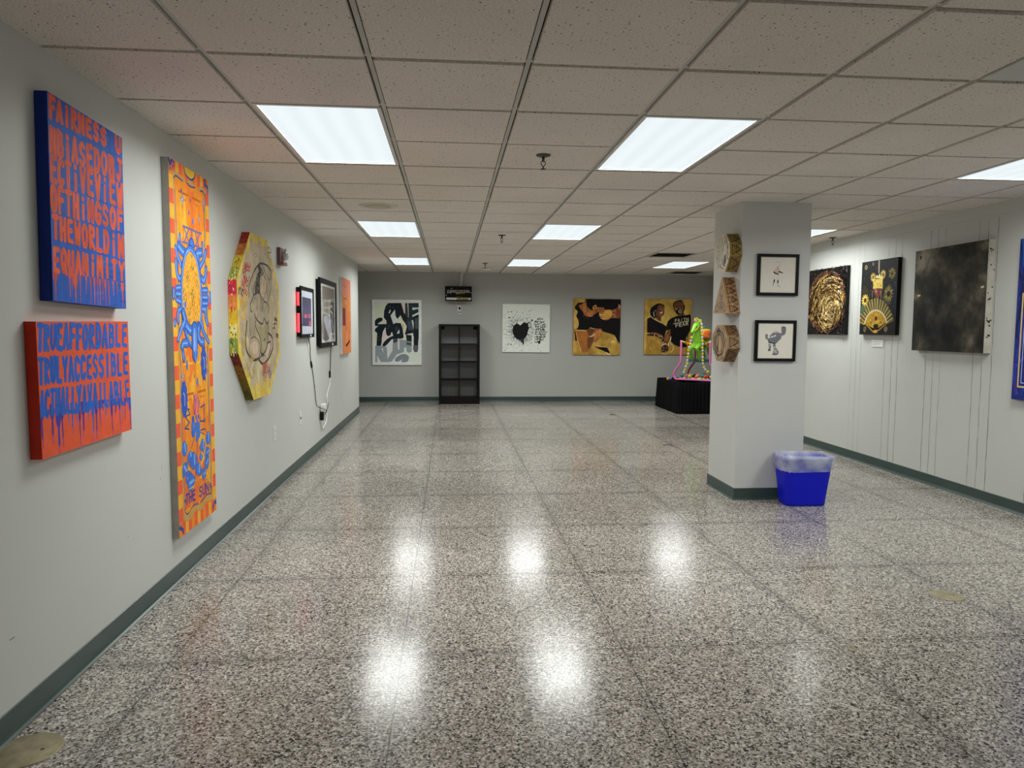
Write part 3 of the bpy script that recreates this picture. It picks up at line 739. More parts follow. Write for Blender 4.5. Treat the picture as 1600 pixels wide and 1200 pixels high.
# --- tall painted door, the sun card
Y1, Y2, O1, O2, RD, TAN = (240, 178, 58), (238, 158, 46), (232, 138, 40), (224, 110, 44), (218, 88, 56), (176, 138, 78)
SB, SBL, SBD, LN = (58, 104, 184), (112, 152, 212), (42, 68, 136), (56, 70, 120)
a = Art(.617, 2.01, .036, [(262.5, 248.1), (324.7, 280.7), (335.9, 798.1), (277.5, 841.3)], 1.32, O1, edges=(150, 146, 138))
Wd, Hd = a.W, a.H
for k in range(130):
    x, y = random.uniform(.06, .56), random.uniform(.06, 1.95)
    a.discL((x, y), random.uniform(.02, .07), random.uniform(.04, .16), random.choice([Y1, Y2, O1, O1, O2, (240, 170, 50), (232, 124, 48)]), 12, wob=.25)
bx = .062
for side in (0, 1):
    x0, x1 = (0, bx) if side == 0 else (Wd-bx*.9, Wd)
    n = 26; y = 0.0
    for k in range(n):
        a.polyL([(x0, Hd*k/n), (x1, Hd*k/n), (x1, Hd*(k+1)/n), (x0, Hd*(k+1)/n)], RD if (k+side) % 2 else Y1, up=(k == 0))
nb = 13
for yy0, yy1 in ((0, .075), (1.93, 2.01)):
    for k in range(nb): a.polyL([(Wd*k/nb, yy0), (Wd*(k+1)/nb, yy0), (Wd*(k+1)/nb, yy1), (Wd*k/nb, yy1)], RD if k % 2 else (Y1 if k % 4 else O1), up=(k == 0))
# tan wavy inner border and its blue line
for sx in (1, -1):
    X = lambda x: x if sx == 1 else Wd-x
    a.lineL([(X(.074+.006*math.sin(y*9)), y) for y in [.10+k*.06 for k in range(31)]], .020, TAN, 2)
    a.lineL([(X(.088+.007*math.sin(y*9+.6)), y) for y in [.12+k*.06 for k in range(30)]], .006, LN, 2)
a.lineL([(.07, .095), (.16, .075), (.25, .105), (.34, .085), (.44, .11), (.55, .095)], .034, TAN, 6)
a.lineL([(.09, .14), (.10, .115), (.14, .10), (.22, .125), (.30, .115)], .007, LN, 6); a.lineL([(.34, .115), (.45, .135), (.52, .125), (.535, .17)], .008, LN, 6)
a.tr(245, 240, 12)
a.poly([(290, 360), (330, 355), (400, 385), (480, 470), (520, 510), (480, 535), (400, 480), (330, 435), (300, 480), (285, 430)], TAN, 4)
a.poly([(560, 545), (620, 505), (680, 560), (710, 630), (640, 625)], TAN, 4); a.poly([(760, 650), (810, 605), (860, 625), (920, 720), (880, 740), (820, 690)], TAN, 4)
a.line([(310, 490), (345, 440), (400, 470), (480, 535)], .009, LN, 6); a.line([(555, 555), (620, 620), (715, 640)], .009, LN, 6); a.line([(810, 690), (860, 710), (900, 800), (905, 960)], .009, LN, 6)
a.poly([(505, 262), (530, 380), (590, 455), (645, 480), (690, 455), (712, 345)], (240, 190, 50), 3); a.line([(500, 262), (530, 390), (590, 468), (645, 498), (695, 460), (718, 350)], .012, LN, 6)
for c in (((215, 110), (245, 230), (285, 125)), ((905, 480), (900, 560), (960, 650))): a.line(c, .022, SBD, 6)
for p, q in (((235, 290), (240, 330)), ((258, 290), (264, 325)), ((285, 265), (298, 300)), ((303, 235), (318, 262)), ((305, 185), (322, 190)), ((885, 470), (882, 500)), ((890, 560), (895, 600)), ((930, 670), (932, 715)), ((952, 680), (955, 720))): a.line([p, q], .011, SBD)
# door panels are flat: bevel light and shade painted as pale and dark lines
PN, PL = (196, 110, 28), (250, 196, 74)
def dpanel(x0, x1, y0, y1):
    a.lineL([(x0, y1), (x1, y1)], .013, (168, 92, 24), cap=False); a.lineL([(x1, y1), (x1, y0)], .006, PN, cap=False); a.lineL([(x0, y0), (x1, y0)], .012, PL, cap=False); a.lineL([(x0, y0), (x0, y1)], .005, PN, cap=False)
    d = .032; a.lineL([(x0+d, y1-d), (x1-d, y1-d)], .008, (190, 106, 30), cap=False); a.lineL([(x1-d, y1-d), (x1-d, y0+d)], .005, PN, cap=False); a.lineL([(x0+d, y1-d), (x0+d, y0+d)], .004, PL, cap=False)
for x0, x1 in ((.125, .275), (.335, .48)):
    dpanel(x0, x1, 1.47, 1.86); dpanel(x0, x1, .93, 1.36); dpanel(x0, x1, .26, .76)
a.lineL([(.305, .2), (.305, 1.9)], .006, (222, 130, 40), cap=False)
def star(c, rx, ry, col=(150, 170, 220), out=SBD):
    x, y = a.P(c)
    for k, (w, cc) in enumerate(((1.25, out), (.8, col))): a.polyL([(x+rx*w*(1 if i % 2 == 0 else .3)*math.cos(i*math.pi/4), y+ry*w*(1 if i % 2 == 0 else .3)*math.sin(i*math.pi/4)) for i in range(8)], cc)
a.tr(245, 240, 12); star((470, 870), .024, .05); star((870, 925), .018, .04)
for c in ((597, 1110), (625, 890), (450, 705)): a.disc(c, .007, .012, SBD)
a.tr(250, 330, 10); star((245, 180), .012, .022, O2); star((605, 125), .016, .03)
for c, s_ in (((447, 30), .012), ((507, 160), .018)): a.disc(c, s_*.7, s_, SB)
# XIX with bars
XC_ = (92, 92, 150)
for p in (((345, 240), (645, 350)), ((330, 485), (610, 560)), ((365, 250), (450, 510)), ((440, 290), (370, 500)), ((490, 310), (490, 525)), ((540, 325), (600, 555)), ((610, 345), (550, 545))): a.line(p, .011, XC_, cap=False)
# the blue sun with arms
def limb(pts, w, sm=5):
    a.line(pts, [x*1.25 for x in w] if isinstance(w, list) else w*1.25, SBD, sm); a.line(pts, w, SB, sm); a.line([(x-4, y+2) for x, y in pts], (w[0] if isinstance(w, list) else w)*.28, SBL, sm)
limb([(485, 545), (490, 720), (490, 860)], [.075, .072, .065])
for x in (462, 490, 518): a.line([(x, 580), (x+2, 840)], .006, (170, 150, 200), cap=False)
limb([(300, 390), (300, 490)], .026); limb([(655, 500), (650, 620)], .026); limb([(290, 560), (330, 620), (375, 660)], .05); limb([(640, 640), (570, 660), (585, 760)], .045)
limb([(235, 580), (270, 720), (330, 870), (350, 920)], .028); limb([(240, 790), (255, 960), (290, 1060), (320, 1050)], .032); limb([(710, 620), (670, 760), (625, 850), (600, 930)], .03); limb([(710, 890), (700, 1020), (670, 1090), (640, 1040)], .036)
a.tr(255, 440, 10)
# ring: ellipse in door coordinates
cx_, cy_ = a.P((435, 250)); 
def ellL(rx, ry, col, wob=0, seg=40): a.discL((cx_, cy_), rx, ry, col, seg, wob=wob)
ellL(.178, .292, SBD, .02); ellL(.170, .284, SB, .02); ellL(.158, .27, SBL, .01); ellL(.150, .262, SB, .01); ellL(.142, .252, (236, 160, 50), .02)
for k in range(700):
    t = random.uniform(0, 6.283); r = math.sqrt(random.random())*.96
    cl = math.sin(7*r*math.cos(t)+1)*math.cos(8*r*math.sin(t)) > .1
    a.discL((cx_+.140*r*math.cos(t), cy_+.250*r*math.sin(t)), random.uniform(.003, .008), random.uniform(.004, .010), random.choice([(140, 116, 40), (164, 134, 54), (120, 98, 40), (196, 168, 90)] if cl else [(240, 176, 50), (230, 140, 48), (236, 190, 70), (180, 140, 60)]), 6, up=(k % 10 == 0))
a.disc((330, 370), .014, .022, SB)
for y in (110, 195, 290): limb([(195, y), (260, y+8+(y-190)*.25)], .026, 2)
for y in (130, 240, 335): limb([(610, y), (680, y-2)], .03, 2)
limb([(150, 140), (150, 250)], .030, 2); limb([(722, 180), (724, 300)], .030, 2)
limb([(260, 430), (225, 470), (215, 560), (220, 630)], .03); limb([(300, 490), (330, 620), (290, 690), (250, 800), (215, 920)], [.045, .045, .03, .025]); limb([(600, 420), (655, 430), (650, 540), (680, 650)], .034); limb([(590, 640), (610, 760), (650, 850), (700, 940)], [.03, .03, .026, .024])
limb([(350, 690), (400, 760), (470, 760), (540, 700)], .05); limb([(540, 720), (535, 840), (570, 930), (610, 940)], .045); limb([(280, 1020), (300, 970), (360, 965)], .04)
limb([(475, 760), (475, 950), (476, 1150)], [.085, .08, .06]); limb([(170, 620), (170, 680)], .026, 2)
for x in (455, 480, 500): a.line([(x, 800), (x+4, 1080)], .006, (150, 170, 220), cap=False)
a.tr(255, 550, 9.23)
a.poly([(405, 0), (485, 0), (465, 120), (450, 170), (430, 110)], SB); a.line([(445, 0), (450, 120)], .008, SBL)
limb([(270, 10), (275, 60), (285, 115)], .028); a.disc((327, 195), .011, .028, SB)
for c, r in (((570, 158), (.048, .10)), ((285, 685), (.048, .10))):
    x, y = a.P(c)
    for k in range(10):
        t = k*.628; a.discL((x+r[0]*.75*math.cos(t), y+r[1]*.78*math.sin(t)), r[0]*.36, r[1]*.28, (44, 78, 164), 10)
    a.discL((x, y), r[0]*.75, r[1]*.78, (44, 78, 164)); a.lineL([(x-.008, y+.035), (x+.010, y+.01), (x+.004, y-.035)], .006, (196, 180, 210), 4)
star((272, 357), .016, .04); star((625, 50), .016, .04); star((592, 335), .014, .03)
a.disc((478, 437), .015, .025, SB); a.disc((632, 268), .006, .01, SBD); a.disc((428, 352), .004, .012, SBD)
a.poly([(430, 640), (450, 620), (475, 640), (480, 900), (440, 900)], (226, 120, 110), 3)
for p in ([(430, 640), (430, 900)], [(460, 620), (440, 900)], [(485, 650), (480, 880)], [(505, 700), (500, 800)], [(420, 620), (455, 740)]): a.line(p, .008, (120, 70, 130), 3)
for p in ([(335, 825), (365, 900), (300, 940), (360, 1020), (290, 1110), (350, 1115)], [(340, 830), (355, 830)], [(520, 800), (580, 760), (575, 890)], [(515, 940), (510, 1000), (590, 1000)], [(590, 960), (560, 990)], [(520, 1130), (590, 1110), (600, 1150)]): a.line(p, .009, LN)
for c, r in (((410, 995), .035), ((400, 1075), .028), ((405, 1160), .038), ((455, 1090), .024), ((495, 1075), .024), ((470, 1010), .018), ((490, 935), .018), ((455, 945), .018), ((480, 1150), .022), ((440, 1040), .014), ((500, 1180), .018)): a.disc(c, r*.6, r*.85, (40, 84, 178), wob=.12)
a.tr(255, 660, 6.316)
def leaf(p, q, w, col=SB):
    (x0, y0), (x1, y1) = a.P(p), a.P(q); dx, dy = x1-x0, y1-y0; l = math.hypot(dx, dy); nx, ny = -dy/l*w, dx/l*w
    pts = smooth_path([(x0, y0), (x0+dx*.45+nx, y0+dy*.45+ny), (x0+dx*.8+nx*.8, y0+dy*.8+ny*.8), (x1, y1), (x0+dx*.8-nx*.8, y0+dy*.8-ny*.8), (x0+dx*.45-nx, y0+dy*.45-ny)], 3, True)
    a.polyL([(x*1.0, y) for x, y in pts], SBD); a.polyL([(x0+dx*.5+(x-x0-dx*.5)*.9, y0+dy*.5+(y-y0-dy*.5)*.94) for x, y in pts], col); a.lineL([(x0+dx*.2+nx*.2, y0+dy*.2), (x0+dx*.7+nx*.3, y0+dy*.7)], w*.35, SBL)
for p, q, w in (((190, 180), (200, 335), .040), ((250, 280), (255, 400), .05), ((285, 290), (285, 470), .055), ((375, 160), (375, 295), .042), ((430, 85), (428, 225), .042), ((360, 300), (360, 385), .028), ((445, 268), (400, 325), .034), ((440, 345), (395, 440), .042), ((180, 425), (215, 505), .05), ((340, 400), (325, 530), .058), ((408, 480), (368, 540), .04), ((270, 520), (205, 575), .04), ((300, 560), (220, 625), .05)): leaf(p, q, w)
for p in ([(325, 180), (318, 330), (330, 400)], [(290, 170), (260, 260)], [(345, 250), (355, 300)], [(225, 400), (265, 455)], [(300, 440), (305, 540)], [(385, 290), (395, 340)], [(390, 120), (350, 95)]): a.line(p, .008, (120, 84, 130), 3)
for r_, c in enumerate([(320, 30), (305, 55), (322, 85), (290, 100), (340, 110), (320, 150), (275, 45), (338, 40)]): a.disc(c, .02, .028, SB, wob=.1)
a.poly([(205, 680), (295, 620), (285, 645), (210, 675)], (252, 200, 70)); a.poly([(365, 580), (445, 520), (440, 540), (370, 575)], (252, 200, 70))
a.text('THE SUN', (198, 825), (440, 690), (205, 712), (432, 585), .013, (74, 62, 138), fill=.78)
a.line([(195, 760), (207, 775), (200, 795), (190, 780), (195, 760)], .007, (74, 62, 138)); a.line([(447, 605), (455, 620), (450, 645), (443, 625), (447, 605)], .007, (74, 62, 138))
for c in (((140, 1050), (165, 1050), (178, 1085)), ((480, 850), (492, 790), (508, 800))): a.line(c, .02, SBD, 4)
for p in (((140, 1010), (142, 1025)), ((160, 1010), (160, 1030)), ((185, 1050), (175, 1060)), ((495, 790), (496, 800)), ((505, 770), (503, 790))): a.line(p, .01, SBD)
o = hang(a.build('painted_door', 'paint'), 'left', 4.252, 1.26, .617, 2.01, .036)
tag(o, 'tall narrow orange door painted with a blue sun, XIX and THE SUN', 'painting')

# --- octagonal figure drawing, painted rim
oc = [(.36, 0), (.845, 0), (1.21, .31), (1.21, .865), (.85, 1.21), (.36, 1.21), (0, .85), (0, .355)]
a = Art(1.21, 1.21, .056, [(366.9, 351.7), (434.0, 383.6), (438.3, 609.4), (373.5, 633.4)], 1.62, (162, 148, 124), edges=(140, 100, 40), outline=oc)
# front quad above: bounding square of the octagon as traced
YE = (196, 170, 60)
for p, q in zip(oc, oc[1:]+oc[:1]):
    for k in range(10):
        t0 = k/10; x = p[0]+(q[0]-p[0])*t0; y = p[1]+(q[1]-p[1])*t0; x2 = p[0]+(q[0]-p[0])*(t0+.1); y2 = p[1]+(q[1]-p[1])*(t0+.1)
        w = random.uniform(.03, .075); cxx, cyy = .605, .605
        f = lambda X, Y: (X+(cxx-X)*w*1.6, Y+(cyy-Y)*w*1.6)
        a.polyL([(x, y), (x2, y2), f(x2, y2), f(x, y)], random.choice([(196, 172, 80), (186, 164, 84), (176, 158, 96), (202, 178, 66)]), up=(k == 0))
for k in range(50):
    t = random.uniform(0, 6.28); a.discL((.605+.36*math.cos(t), .60+.40*math.sin(t)), .05, .09, random.choice([(162, 148, 124), (170, 158, 126), (156, 142, 118), (176, 164, 124)]), 10, wob=.3)
DK, MD, LT = (56, 54, 50), (92, 86, 76), (176, 160, 136)
a.tr(345, 355, 8.276)
a.poly([(520, 470), (640, 560), (650, 700), (620, 1000), (600, 1200), (380, 1200), (360, 1000), (360, 780), (430, 560)], (150, 138, 116), 4)
a.poly([(455, 640), (500, 600), (500, 850), (440, 860)], DK, 3); a.poly([(510, 640), (580, 640), (585, 800), (540, 945), (505, 860)], (166, 146, 122), 3); a.poly([(420, 880), (490, 850), (520, 1000), (510, 1180), (440, 1150), (380, 1080)], (152, 140, 118), 3)
for p, w, c in (([(430, 560), (480, 490), (525, 468), (600, 500), (645, 570), (650, 690)], .022, DK), ([(430, 560), (380, 690), (358, 780), (362, 900)], .018, DK), ([(480, 500), (520, 540), (545, 600), (500, 640), (470, 720), (445, 860)], .02, DK), ([(545, 610), (585, 690), (585, 800), (545, 940), (510, 880), (495, 800)], .016, DK), ([(520, 480), (560, 560), (620, 680), (640, 640)], .016, MD), ([(590, 720), (600, 880), (610, 1010)], .014, MD), ([(440, 700), (420, 800), (415, 880), (490, 850), (520, 960), (530, 1100)], .018, DK), ([(415, 900), (375, 1000), (385, 1080), (435, 1150)], .018, DK), ([(550, 960), (590, 980), (615, 1060), (600, 1180)], .016, DK), ([(470, 900), (465, 1050), (480, 1180)], .012, MD), ([(650, 700), (640, 850), (600, 980)], .012, MD), ([(595, 280), (620, 260), (650, 320), (600, 330), (620, 400)], .010, MD), ([(410, 370), (440, 340), (470, 360), (440, 390)], .009, (120, 110, 96)), ([(560, 330), (590, 370), (640, 430)], .008, (120, 110, 96)), ([(500, 380), (510, 420)], .008, (120, 110, 96))): a.line(p, w*.72, c, 5)
for p in ([(500, 500), (480, 520)], [(510, 520), (485, 545)], [(515, 550), (490, 570)], [(520, 580), (480, 600)], [(500, 610), (470, 650)], [(490, 660), (465, 690)]): a.line(p, .016, (40, 38, 36))
for k in range(120):                          # charcoal hatching that shades the figure
    x, y = random.gauss(500, 75), random.uniform(560, 1190); l = random.uniform(30, 90); a.line([(x, y), (x+random.uniform(-12, 12), y+l)], random.uniform(.004, .011), random.choice([(128, 118, 102), (116, 108, 94), (140, 128, 110), (172, 156, 132), (100, 94, 84)]), taper=True)
def scales(x0, x1, y0, y1, col, n, mcol):
    for k in range(n):
        x, y = random.uniform(x0, x1), random.uniform(y0, y1); a.line([(x-14, y-40), (x-10, y), (x, y+14), (x+10, y), (x+14, y-40)], .010, random.choice([col, mcol]), 2)
scales(290, 370, 480, 700, (150, 50, 56), 14, (160, 60, 60)); scales(260, 340, 700, 920, (150, 66, 52), 14, (172, 90, 50)); scales(250, 330, 900, 1180, (196, 168, 50), 14, (200, 150, 40))
for k in range(14): a.disc((random.uniform(225, 290), random.uniform(780, 880)), .008, .012, (70, 64, 56))
a.tr(345, 490, 8.276)
a.poly([(350, 0), (610, 0), (605, 250), (590, 420), (540, 520), (500, 400), (430, 300), (360, 320), (330, 200)], (152, 140, 118), 4); a.poly([(450, 130), (520, 180), (590, 150), (600, 300), (540, 510), (500, 330)], (144, 135, 102), 3)
a.ell(355, 320, 510, 585, (164, 144, 124)); a.ell(385, 360, 480, 520, (178, 158, 138)); a.poly([(610, 260), (660, 320), (665, 450), (620, 580), (545, 640), (490, 590), (560, 520), (600, 420)], (156, 141, 120), 4); a.poly([(620, 370), (640, 420), (620, 520), (580, 560), (595, 440)], (176, 158, 138), 3)
for p, w, c in (([(335, 100), (318, 300), (325, 460), (380, 570), (440, 600), (490, 570)], .026, DK), ([(380, 330), (430, 300), (490, 370), (510, 470), (480, 570), (400, 570), (360, 470), (380, 330)], .012, MD), ([(610, 250), (660, 310), (670, 440), (620, 570), (545, 650), (490, 600)], .026, DK), ([(600, 380), (640, 360), (640, 440), (610, 540)], .016, DK), ([(510, 450), (515, 510), (545, 520), (590, 430), (610, 240), (600, 110)], .018, DK), ([(440, 60), (450, 180), (500, 300), (520, 420)], .016, DK), ([(370, 60), (370, 180), (380, 280)], .014, MD), ([(430, 0), (450, 60), (500, 120), (535, 130), (550, 60)], .018, DK), ([(470, 30), (440, 150), (420, 290)], .012, MD), ([(560, 60), (590, 130), (610, 100)], .018, DK), ([(550, 350), (575, 320)], .012, DK), ([(495, 580), (520, 545), (560, 540)], .014, DK)): a.line(p, w*.72, c, 5)
scales(270, 300, 200, 560, (150, 140, 60), 10, (160, 140, 70)); scales(340, 430, 560, 820, (150, 132, 70), 16, (158, 140, 76)); scales(545, 600, 660, 900, (166, 84, 66), 14, (160, 92, 80)); scales(610, 640, 660, 820, (120, 104, 110), 8, (150, 100, 90))
a.tr(345, 490, 8.276)
for p in ([(690, 50), (720, 70), (690, 80), (725, 95)], [(680, 140), (700, 120), (690, 170)], [(705, 120), (720, 140)], [(670, 190), (690, 180), (700, 200)], [(710, 260), (740, 275), (715, 290), (740, 310)]): a.line(p, .011, (60, 54, 46))
for k in range(70):
    x = random.uniform(.38, .83); a.lineL([(x, 0.0), (x+random.uniform(-.02, .02), random.uniform(.05, .16))], .010, random.choice([(200, 176, 76), (190, 168, 82)]), cap=False, up=(k % 6 == 0))
def rim(p, q, bands):                       # coloured bands with dabs along one side of the rim
    n = len(bands)
    for k, (c1, c2) in enumerate(bands):
        P = [(p[0]+(q[0]-p[0])*t, p[1]+(q[1]-p[1])*t) for t in (k/n, (k+1)/n)]
        nx, ny = (q[1]-p[1]), -(q[0]-p[0]); l = math.hypot(nx, ny); nx, ny = nx/l*.0004, ny/l*.0004
        if (nx*(p[0]-.605)+ny*(p[1]-.605)) < 0: nx, ny = -nx, -ny
        def fq(x0, y0, x1, y1, z0, z1, c, o):
            b = len(a.v); a.v += [(x0+nx*o, y0+ny*o, z0), (x1+nx*o, y1+ny*o, z0), (x1+nx*o, y1+ny*o, z1), (x0+nx*o, y0+ny*o, z1)]; a.face((b, b+1, b+2, b+3), c)
        fq(*P[0], *P[1], -.0555, -.0005, c1, 1)
        for d in range(16):
            t = random.random(); x, y = P[0][0]+(P[1][0]-P[0][0])*t, P[0][1]+(P[1][1]-P[0][1])*t; e = .018*random.uniform(.5, 1.5); zz = -random.uniform(.004, .048)
            dx, dy = (q[0]-p[0])/math.hypot(q[0]-p[0], q[1]-p[1])*e, (q[1]-p[1])/math.hypot(q[0]-p[0], q[1]-p[1])*e
            fq(x, y, x+dx, y+dy, zz, zz-random.uniform(.003, .008), random.choice(c2), 2+d*.1)
wh = (206, 198, 180)
rim((.36, 1.21), (0, .85), [((116, 40, 30), [(140, 60, 44), (90, 28, 24)]), ((140, 84, 40), [(150, 60, 40), (170, 110, 50)]), ((150, 130, 40), [(90, 84, 30), (176, 150, 60)]), ((120, 120, 50), [(70, 84, 30), (190, 180, 120)])])
rim((0, .85), (0, .355), [((176, 40, 60), [wh, (196, 60, 70)]), ((196, 110, 60), [(150, 60, 40), wh, (216, 150, 60)]), ((226, 180, 50), [(240, 200, 60), (160, 110, 30)]), ((196, 176, 90), [(50, 60, 30), (70, 100, 40), wh]), ((120, 130, 60), [wh, (60, 90, 40), (196, 170, 60)])])
rim((0, .355), (.36, 0), [((110, 50, 40), [(90, 30, 44), (130, 70, 40)]), ((130, 90, 40), [(160, 110, 40), (90, 50, 30)]), ((110, 90, 34), [(80, 84, 30), (140, 110, 40)]), ((84, 78, 32), [(60, 66, 24), (110, 96, 40)])])
o = hang(a.build('octagonal_panel', 'paint_soft'), 'left', 5.635, 1.462, 1.21, 1.21, .056)
tag(o, 'large octagonal panel with a charcoal nude figure and multicoloured rim', 'painting')

# --- small light box with red glow
LW, LH, LT_ = .675, .506, .046
t = thing('framed_print', 'smaller black framed print glowing red along its edge, over a dangling cord', 'framed picture'); red_box = t; hang(t, 'left', 7.53, 1.536, LW, LH, LT_)
f = MB(); w = .036
f.box(0, 0, -.016, w, LH, 0); f.box(LW-w, 0, -.016, LW, LH, 0); f.box(w, 0, -.016, LW-w, w, 0); f.box(w, LH-w, -.016, LW-w, LH, 0)
f.box(.012, .012, -LT_, LW-.012, LH-.012, -.016)
obj('frame', f, 'black_frame', t, bevel=.0015)
a = Art(LW-2*w, LH-2*w, .002, [(137, 248), (297, 270), (290, 828), (140, 843)], 1.7, (198, 202, 214)); a.tr()
a.poly([(155, 345), (275, 362), (270, 735), (153, 738)], (68, 66, 96)); a.poly([(155, 345), (275, 362), (272, 480), (154, 470)], (60, 60, 84)); a.poly([(153, 628), (230, 628), (230, 736), (153, 738)], (46, 46, 84)); a.poly([(230, 640), (272, 640), (270, 735), (230, 736)], (86, 56, 84))
for p in ([(182, 585), (215, 578), (215, 632), (182, 634)], [(236, 575), (258, 570), (258, 630), (236, 632)], [(240, 670), (266, 668), (264, 730), (240, 732)]): a.poly(p, (176, 74, 92))
for p in ([(188, 600), (206, 598), (206, 612), (190, 613)], [(240, 590), (252, 590), (252, 602), (240, 603)]): a.poly(p, (220, 130, 140))
o = a.build('print', 'print', t); o.location = (w, w, -.008)
obj('glass', MB().box(w, w, -.0062, LW-w, LH-w, -.0052), 'pane', t)
for y0, y1 in ((.055, .24), (.315, .445)):
    obj('light_strip', MB().box(.0085, y0, -.040, .0118, y1, -.018), 'red_glow', t)['label'] = 'glowing red light strip'
obj('knob', MB().ball((LW*.66, w*.45, .004), (.012, .012, .008)), 'white_plastic', t)['label'] = 'white knob'

# --- big framed photograph
LW, LH, LT_ = 1.165, .787, .052
t = thing('framed_print', 'larger black framed pale photograph between the red glowing print and orange canvas', 'framed picture'); big_print = t; hang(t, 'left', 8.80, 1.549, LW, LH, LT_)
f = MB(); w = .055
f.box(0, 0, -.026, w, LH, 0); f.box(LW-w, 0, -.026, LW, LH, 0); f.box(w, 0, -.026, LW-w, w, 0); f.box(w, LH-w, -.026, LW-w, LH, 0)
f.box(.02, .02, -LT_, LW-.02, LH-.02, -.026)
obj('frame', f, 'black_frame', t, bevel=.0015)
a = Art(LW-2*w, LH-2*w, .002, [(392, 150), (590, 205), (598, 942), (398, 955)], 1.6, (206, 206, 204))
a.poly([(420, 190), (582, 238), (580, 880), (420, 908)], (128, 120, 112)); a.poly([(420, 190), (582, 238), (578, 360), (480, 385), (420, 480)], (118, 110, 102)); a.poly([(420, 420), (480, 380), (500, 600), (420, 590)], (150, 144, 136), 2)
a.poly([(470, 385), (580, 355), (580, 370), (500, 400)], (170, 166, 156)); a.poly([(500, 400), (525, 395), (525, 590), (500, 600)], (178, 174, 160)); a.poly([(420, 590), (470, 600), (500, 700), (512, 900), (420, 908)], (112, 104, 98), 2); a.poly([(440, 600), (490, 590), (500, 700), (560, 890), (512, 900), (480, 800), (450, 700)], (190, 190, 204), 2); a.poly([(495, 610), (530, 600), (560, 880), (520, 895)], (204, 204, 214), 2); a.poly([(540, 400), (580, 390), (580, 870), (560, 880), (530, 620)], (96, 92, 96), 2)
for p in ([(525, 470), (550, 460), (555, 490)], [(530, 530), (555, 560), (560, 620)], [(545, 640), (565, 760), (570, 860)]): a.line(p, .03, (196, 196, 200), 3)
o = a.build('print', 'print', t); o.location = (w, w, -.012)
obj('glass', MB().box(w, w, -.0062, LW-w, LH-w, -.0052), 'pane', t)
obj('knob', MB().ball((LW*.66, w*.45, .005), (.016, .016, .010)), 'white_plastic', t)['label'] = 'white knob'

# --- orange canvas
a = Art(.838, 1.043, .035, [(686, 78), (798, 128), (797, 1083), (686, 1090)], 1.25, (206, 124, 66), edges=[(196, 198, 200), (196, 198, 200), (196, 198, 200), (198, 200, 204)])
for k in range(90):
    x, y = random.uniform(0, .838), random.uniform(0, 1.043)
    a.lineL([(x, y), (x+random.uniform(-.02, .02), y-random.uniform(.1, .35))], random.uniform(.02, .07), random.choice([(202, 118, 62), (212, 132, 70), (194, 108, 60), (208, 112, 78), (214, 140, 76)]), cap=False, up=(k % 4 == 0))
a.poly([(700, 100), (798, 135), (797, 330), (690, 300)], (206, 122, 92), 3); a.poly([(690, 480), (728, 490), (727, 718), (690, 715)], (122, 44, 44))
for p, w, c in (([(730, 985), (755, 960), (778, 925)], .035, (40, 30, 26)), ([(705, 362), (742, 362)], .012, (90, 50, 34)), ([(770, 400), (772, 600)], .014, (150, 70, 40)), ([(715, 210), (735, 200)], .012, (120, 100, 60)), ([(730, 720), (728, 900)], .012, (160, 84, 40)), ([(725, 430), (745, 400), (735, 450)], .014, (206, 176, 130))): a.line(p, w, c, 3)
o = hang(a.build('abstract_canvas', 'paint_v'), 'left', 10.385, 1.54, .838, 1.043, .035)
tag(o, 'orange abstract canvas with white edges, last on the left wall', 'painting')

# ------------------------------------------------------------------ small things on the left wall
def on_left(y, z, off=0.0): return Matrix(((0, 0, 1, XL+off), (1, 0, 0, y), (0, 1, 0, z), (0, 0, 0, 1)))
def outlet(y, z, label, slots=True):
    t = thing('wall_outlet', label, 'outlet'); t.matrix_world = on_left(y, z)
    obj('cover_plate', MB().box(-.037, -.062, 0, .037, .062, .006), 'white_plastic', t, bevel=.002)
    if slots:
        for dz in (-.024, .024):
            r = obj('receptacle', MB().box(-.017, dz-.016, .006, .017, dz+.016, .008), 'white_plastic', t, bevel=.001)
            s = MB(); s.box(-.008, dz-.005, .0078, -.005, dz+.006, .0084); s.box(.005, dz-.005, .0078, .008, dz+.006, .0084); s.cyl((0, dz-.011, .0078), (0, dz-.011, .0084), .003)
            obj('slot', s, 'black_plastic', r)
    else:
        s = MB(); s.box(-.006, -.012, .006, .006, .012, .012); obj('jack', s, 'black_plastic', t)
    return t
outlet(6.235, .488, 'white wall outlet nearest the camera, low below the octagonal panel')
outlet(7.28, .487, 'white wall plate with a single dark jack, second from the camera', False)
t = outlet(8.43, .40, 'white wall outlet crowded with plugs under the two black frames')
def on(o, p): o.parent = p; return o
tag(obj('power_adapter', MB().box(8.37-8.43, .03, .008, .085, .105, .055), 'white_plastic', None, bevel=.006), 'white plug adapter block in the crowded outlet', 'plug').matrix_world = on_left(8.43, .40)
black_adapter = tag(obj('power_adapter', MB().box(-.085, -.075, .008, -.025, .02, .045), 'black_plastic', None, bevel=.005), 'small black plug adapter in the crowded outlet', 'plug'); black_adapter.matrix_world = on_left(8.43, .40)
def wcord(name, pts, r, m, label, grp=None):
    P = smooth_path([(XL+d, y, z) for d, y, z in pts], 6, False)
    return tag(obj(name, MB().tube(P, r, 8), m), label, 'cord', grp)
def adopt(o, par):
    o.parent = par; o.matrix_parent_inverse = par.matrix_basis.inverted()
    for k in ('label', 'category'):
        if k in o: del o[k]
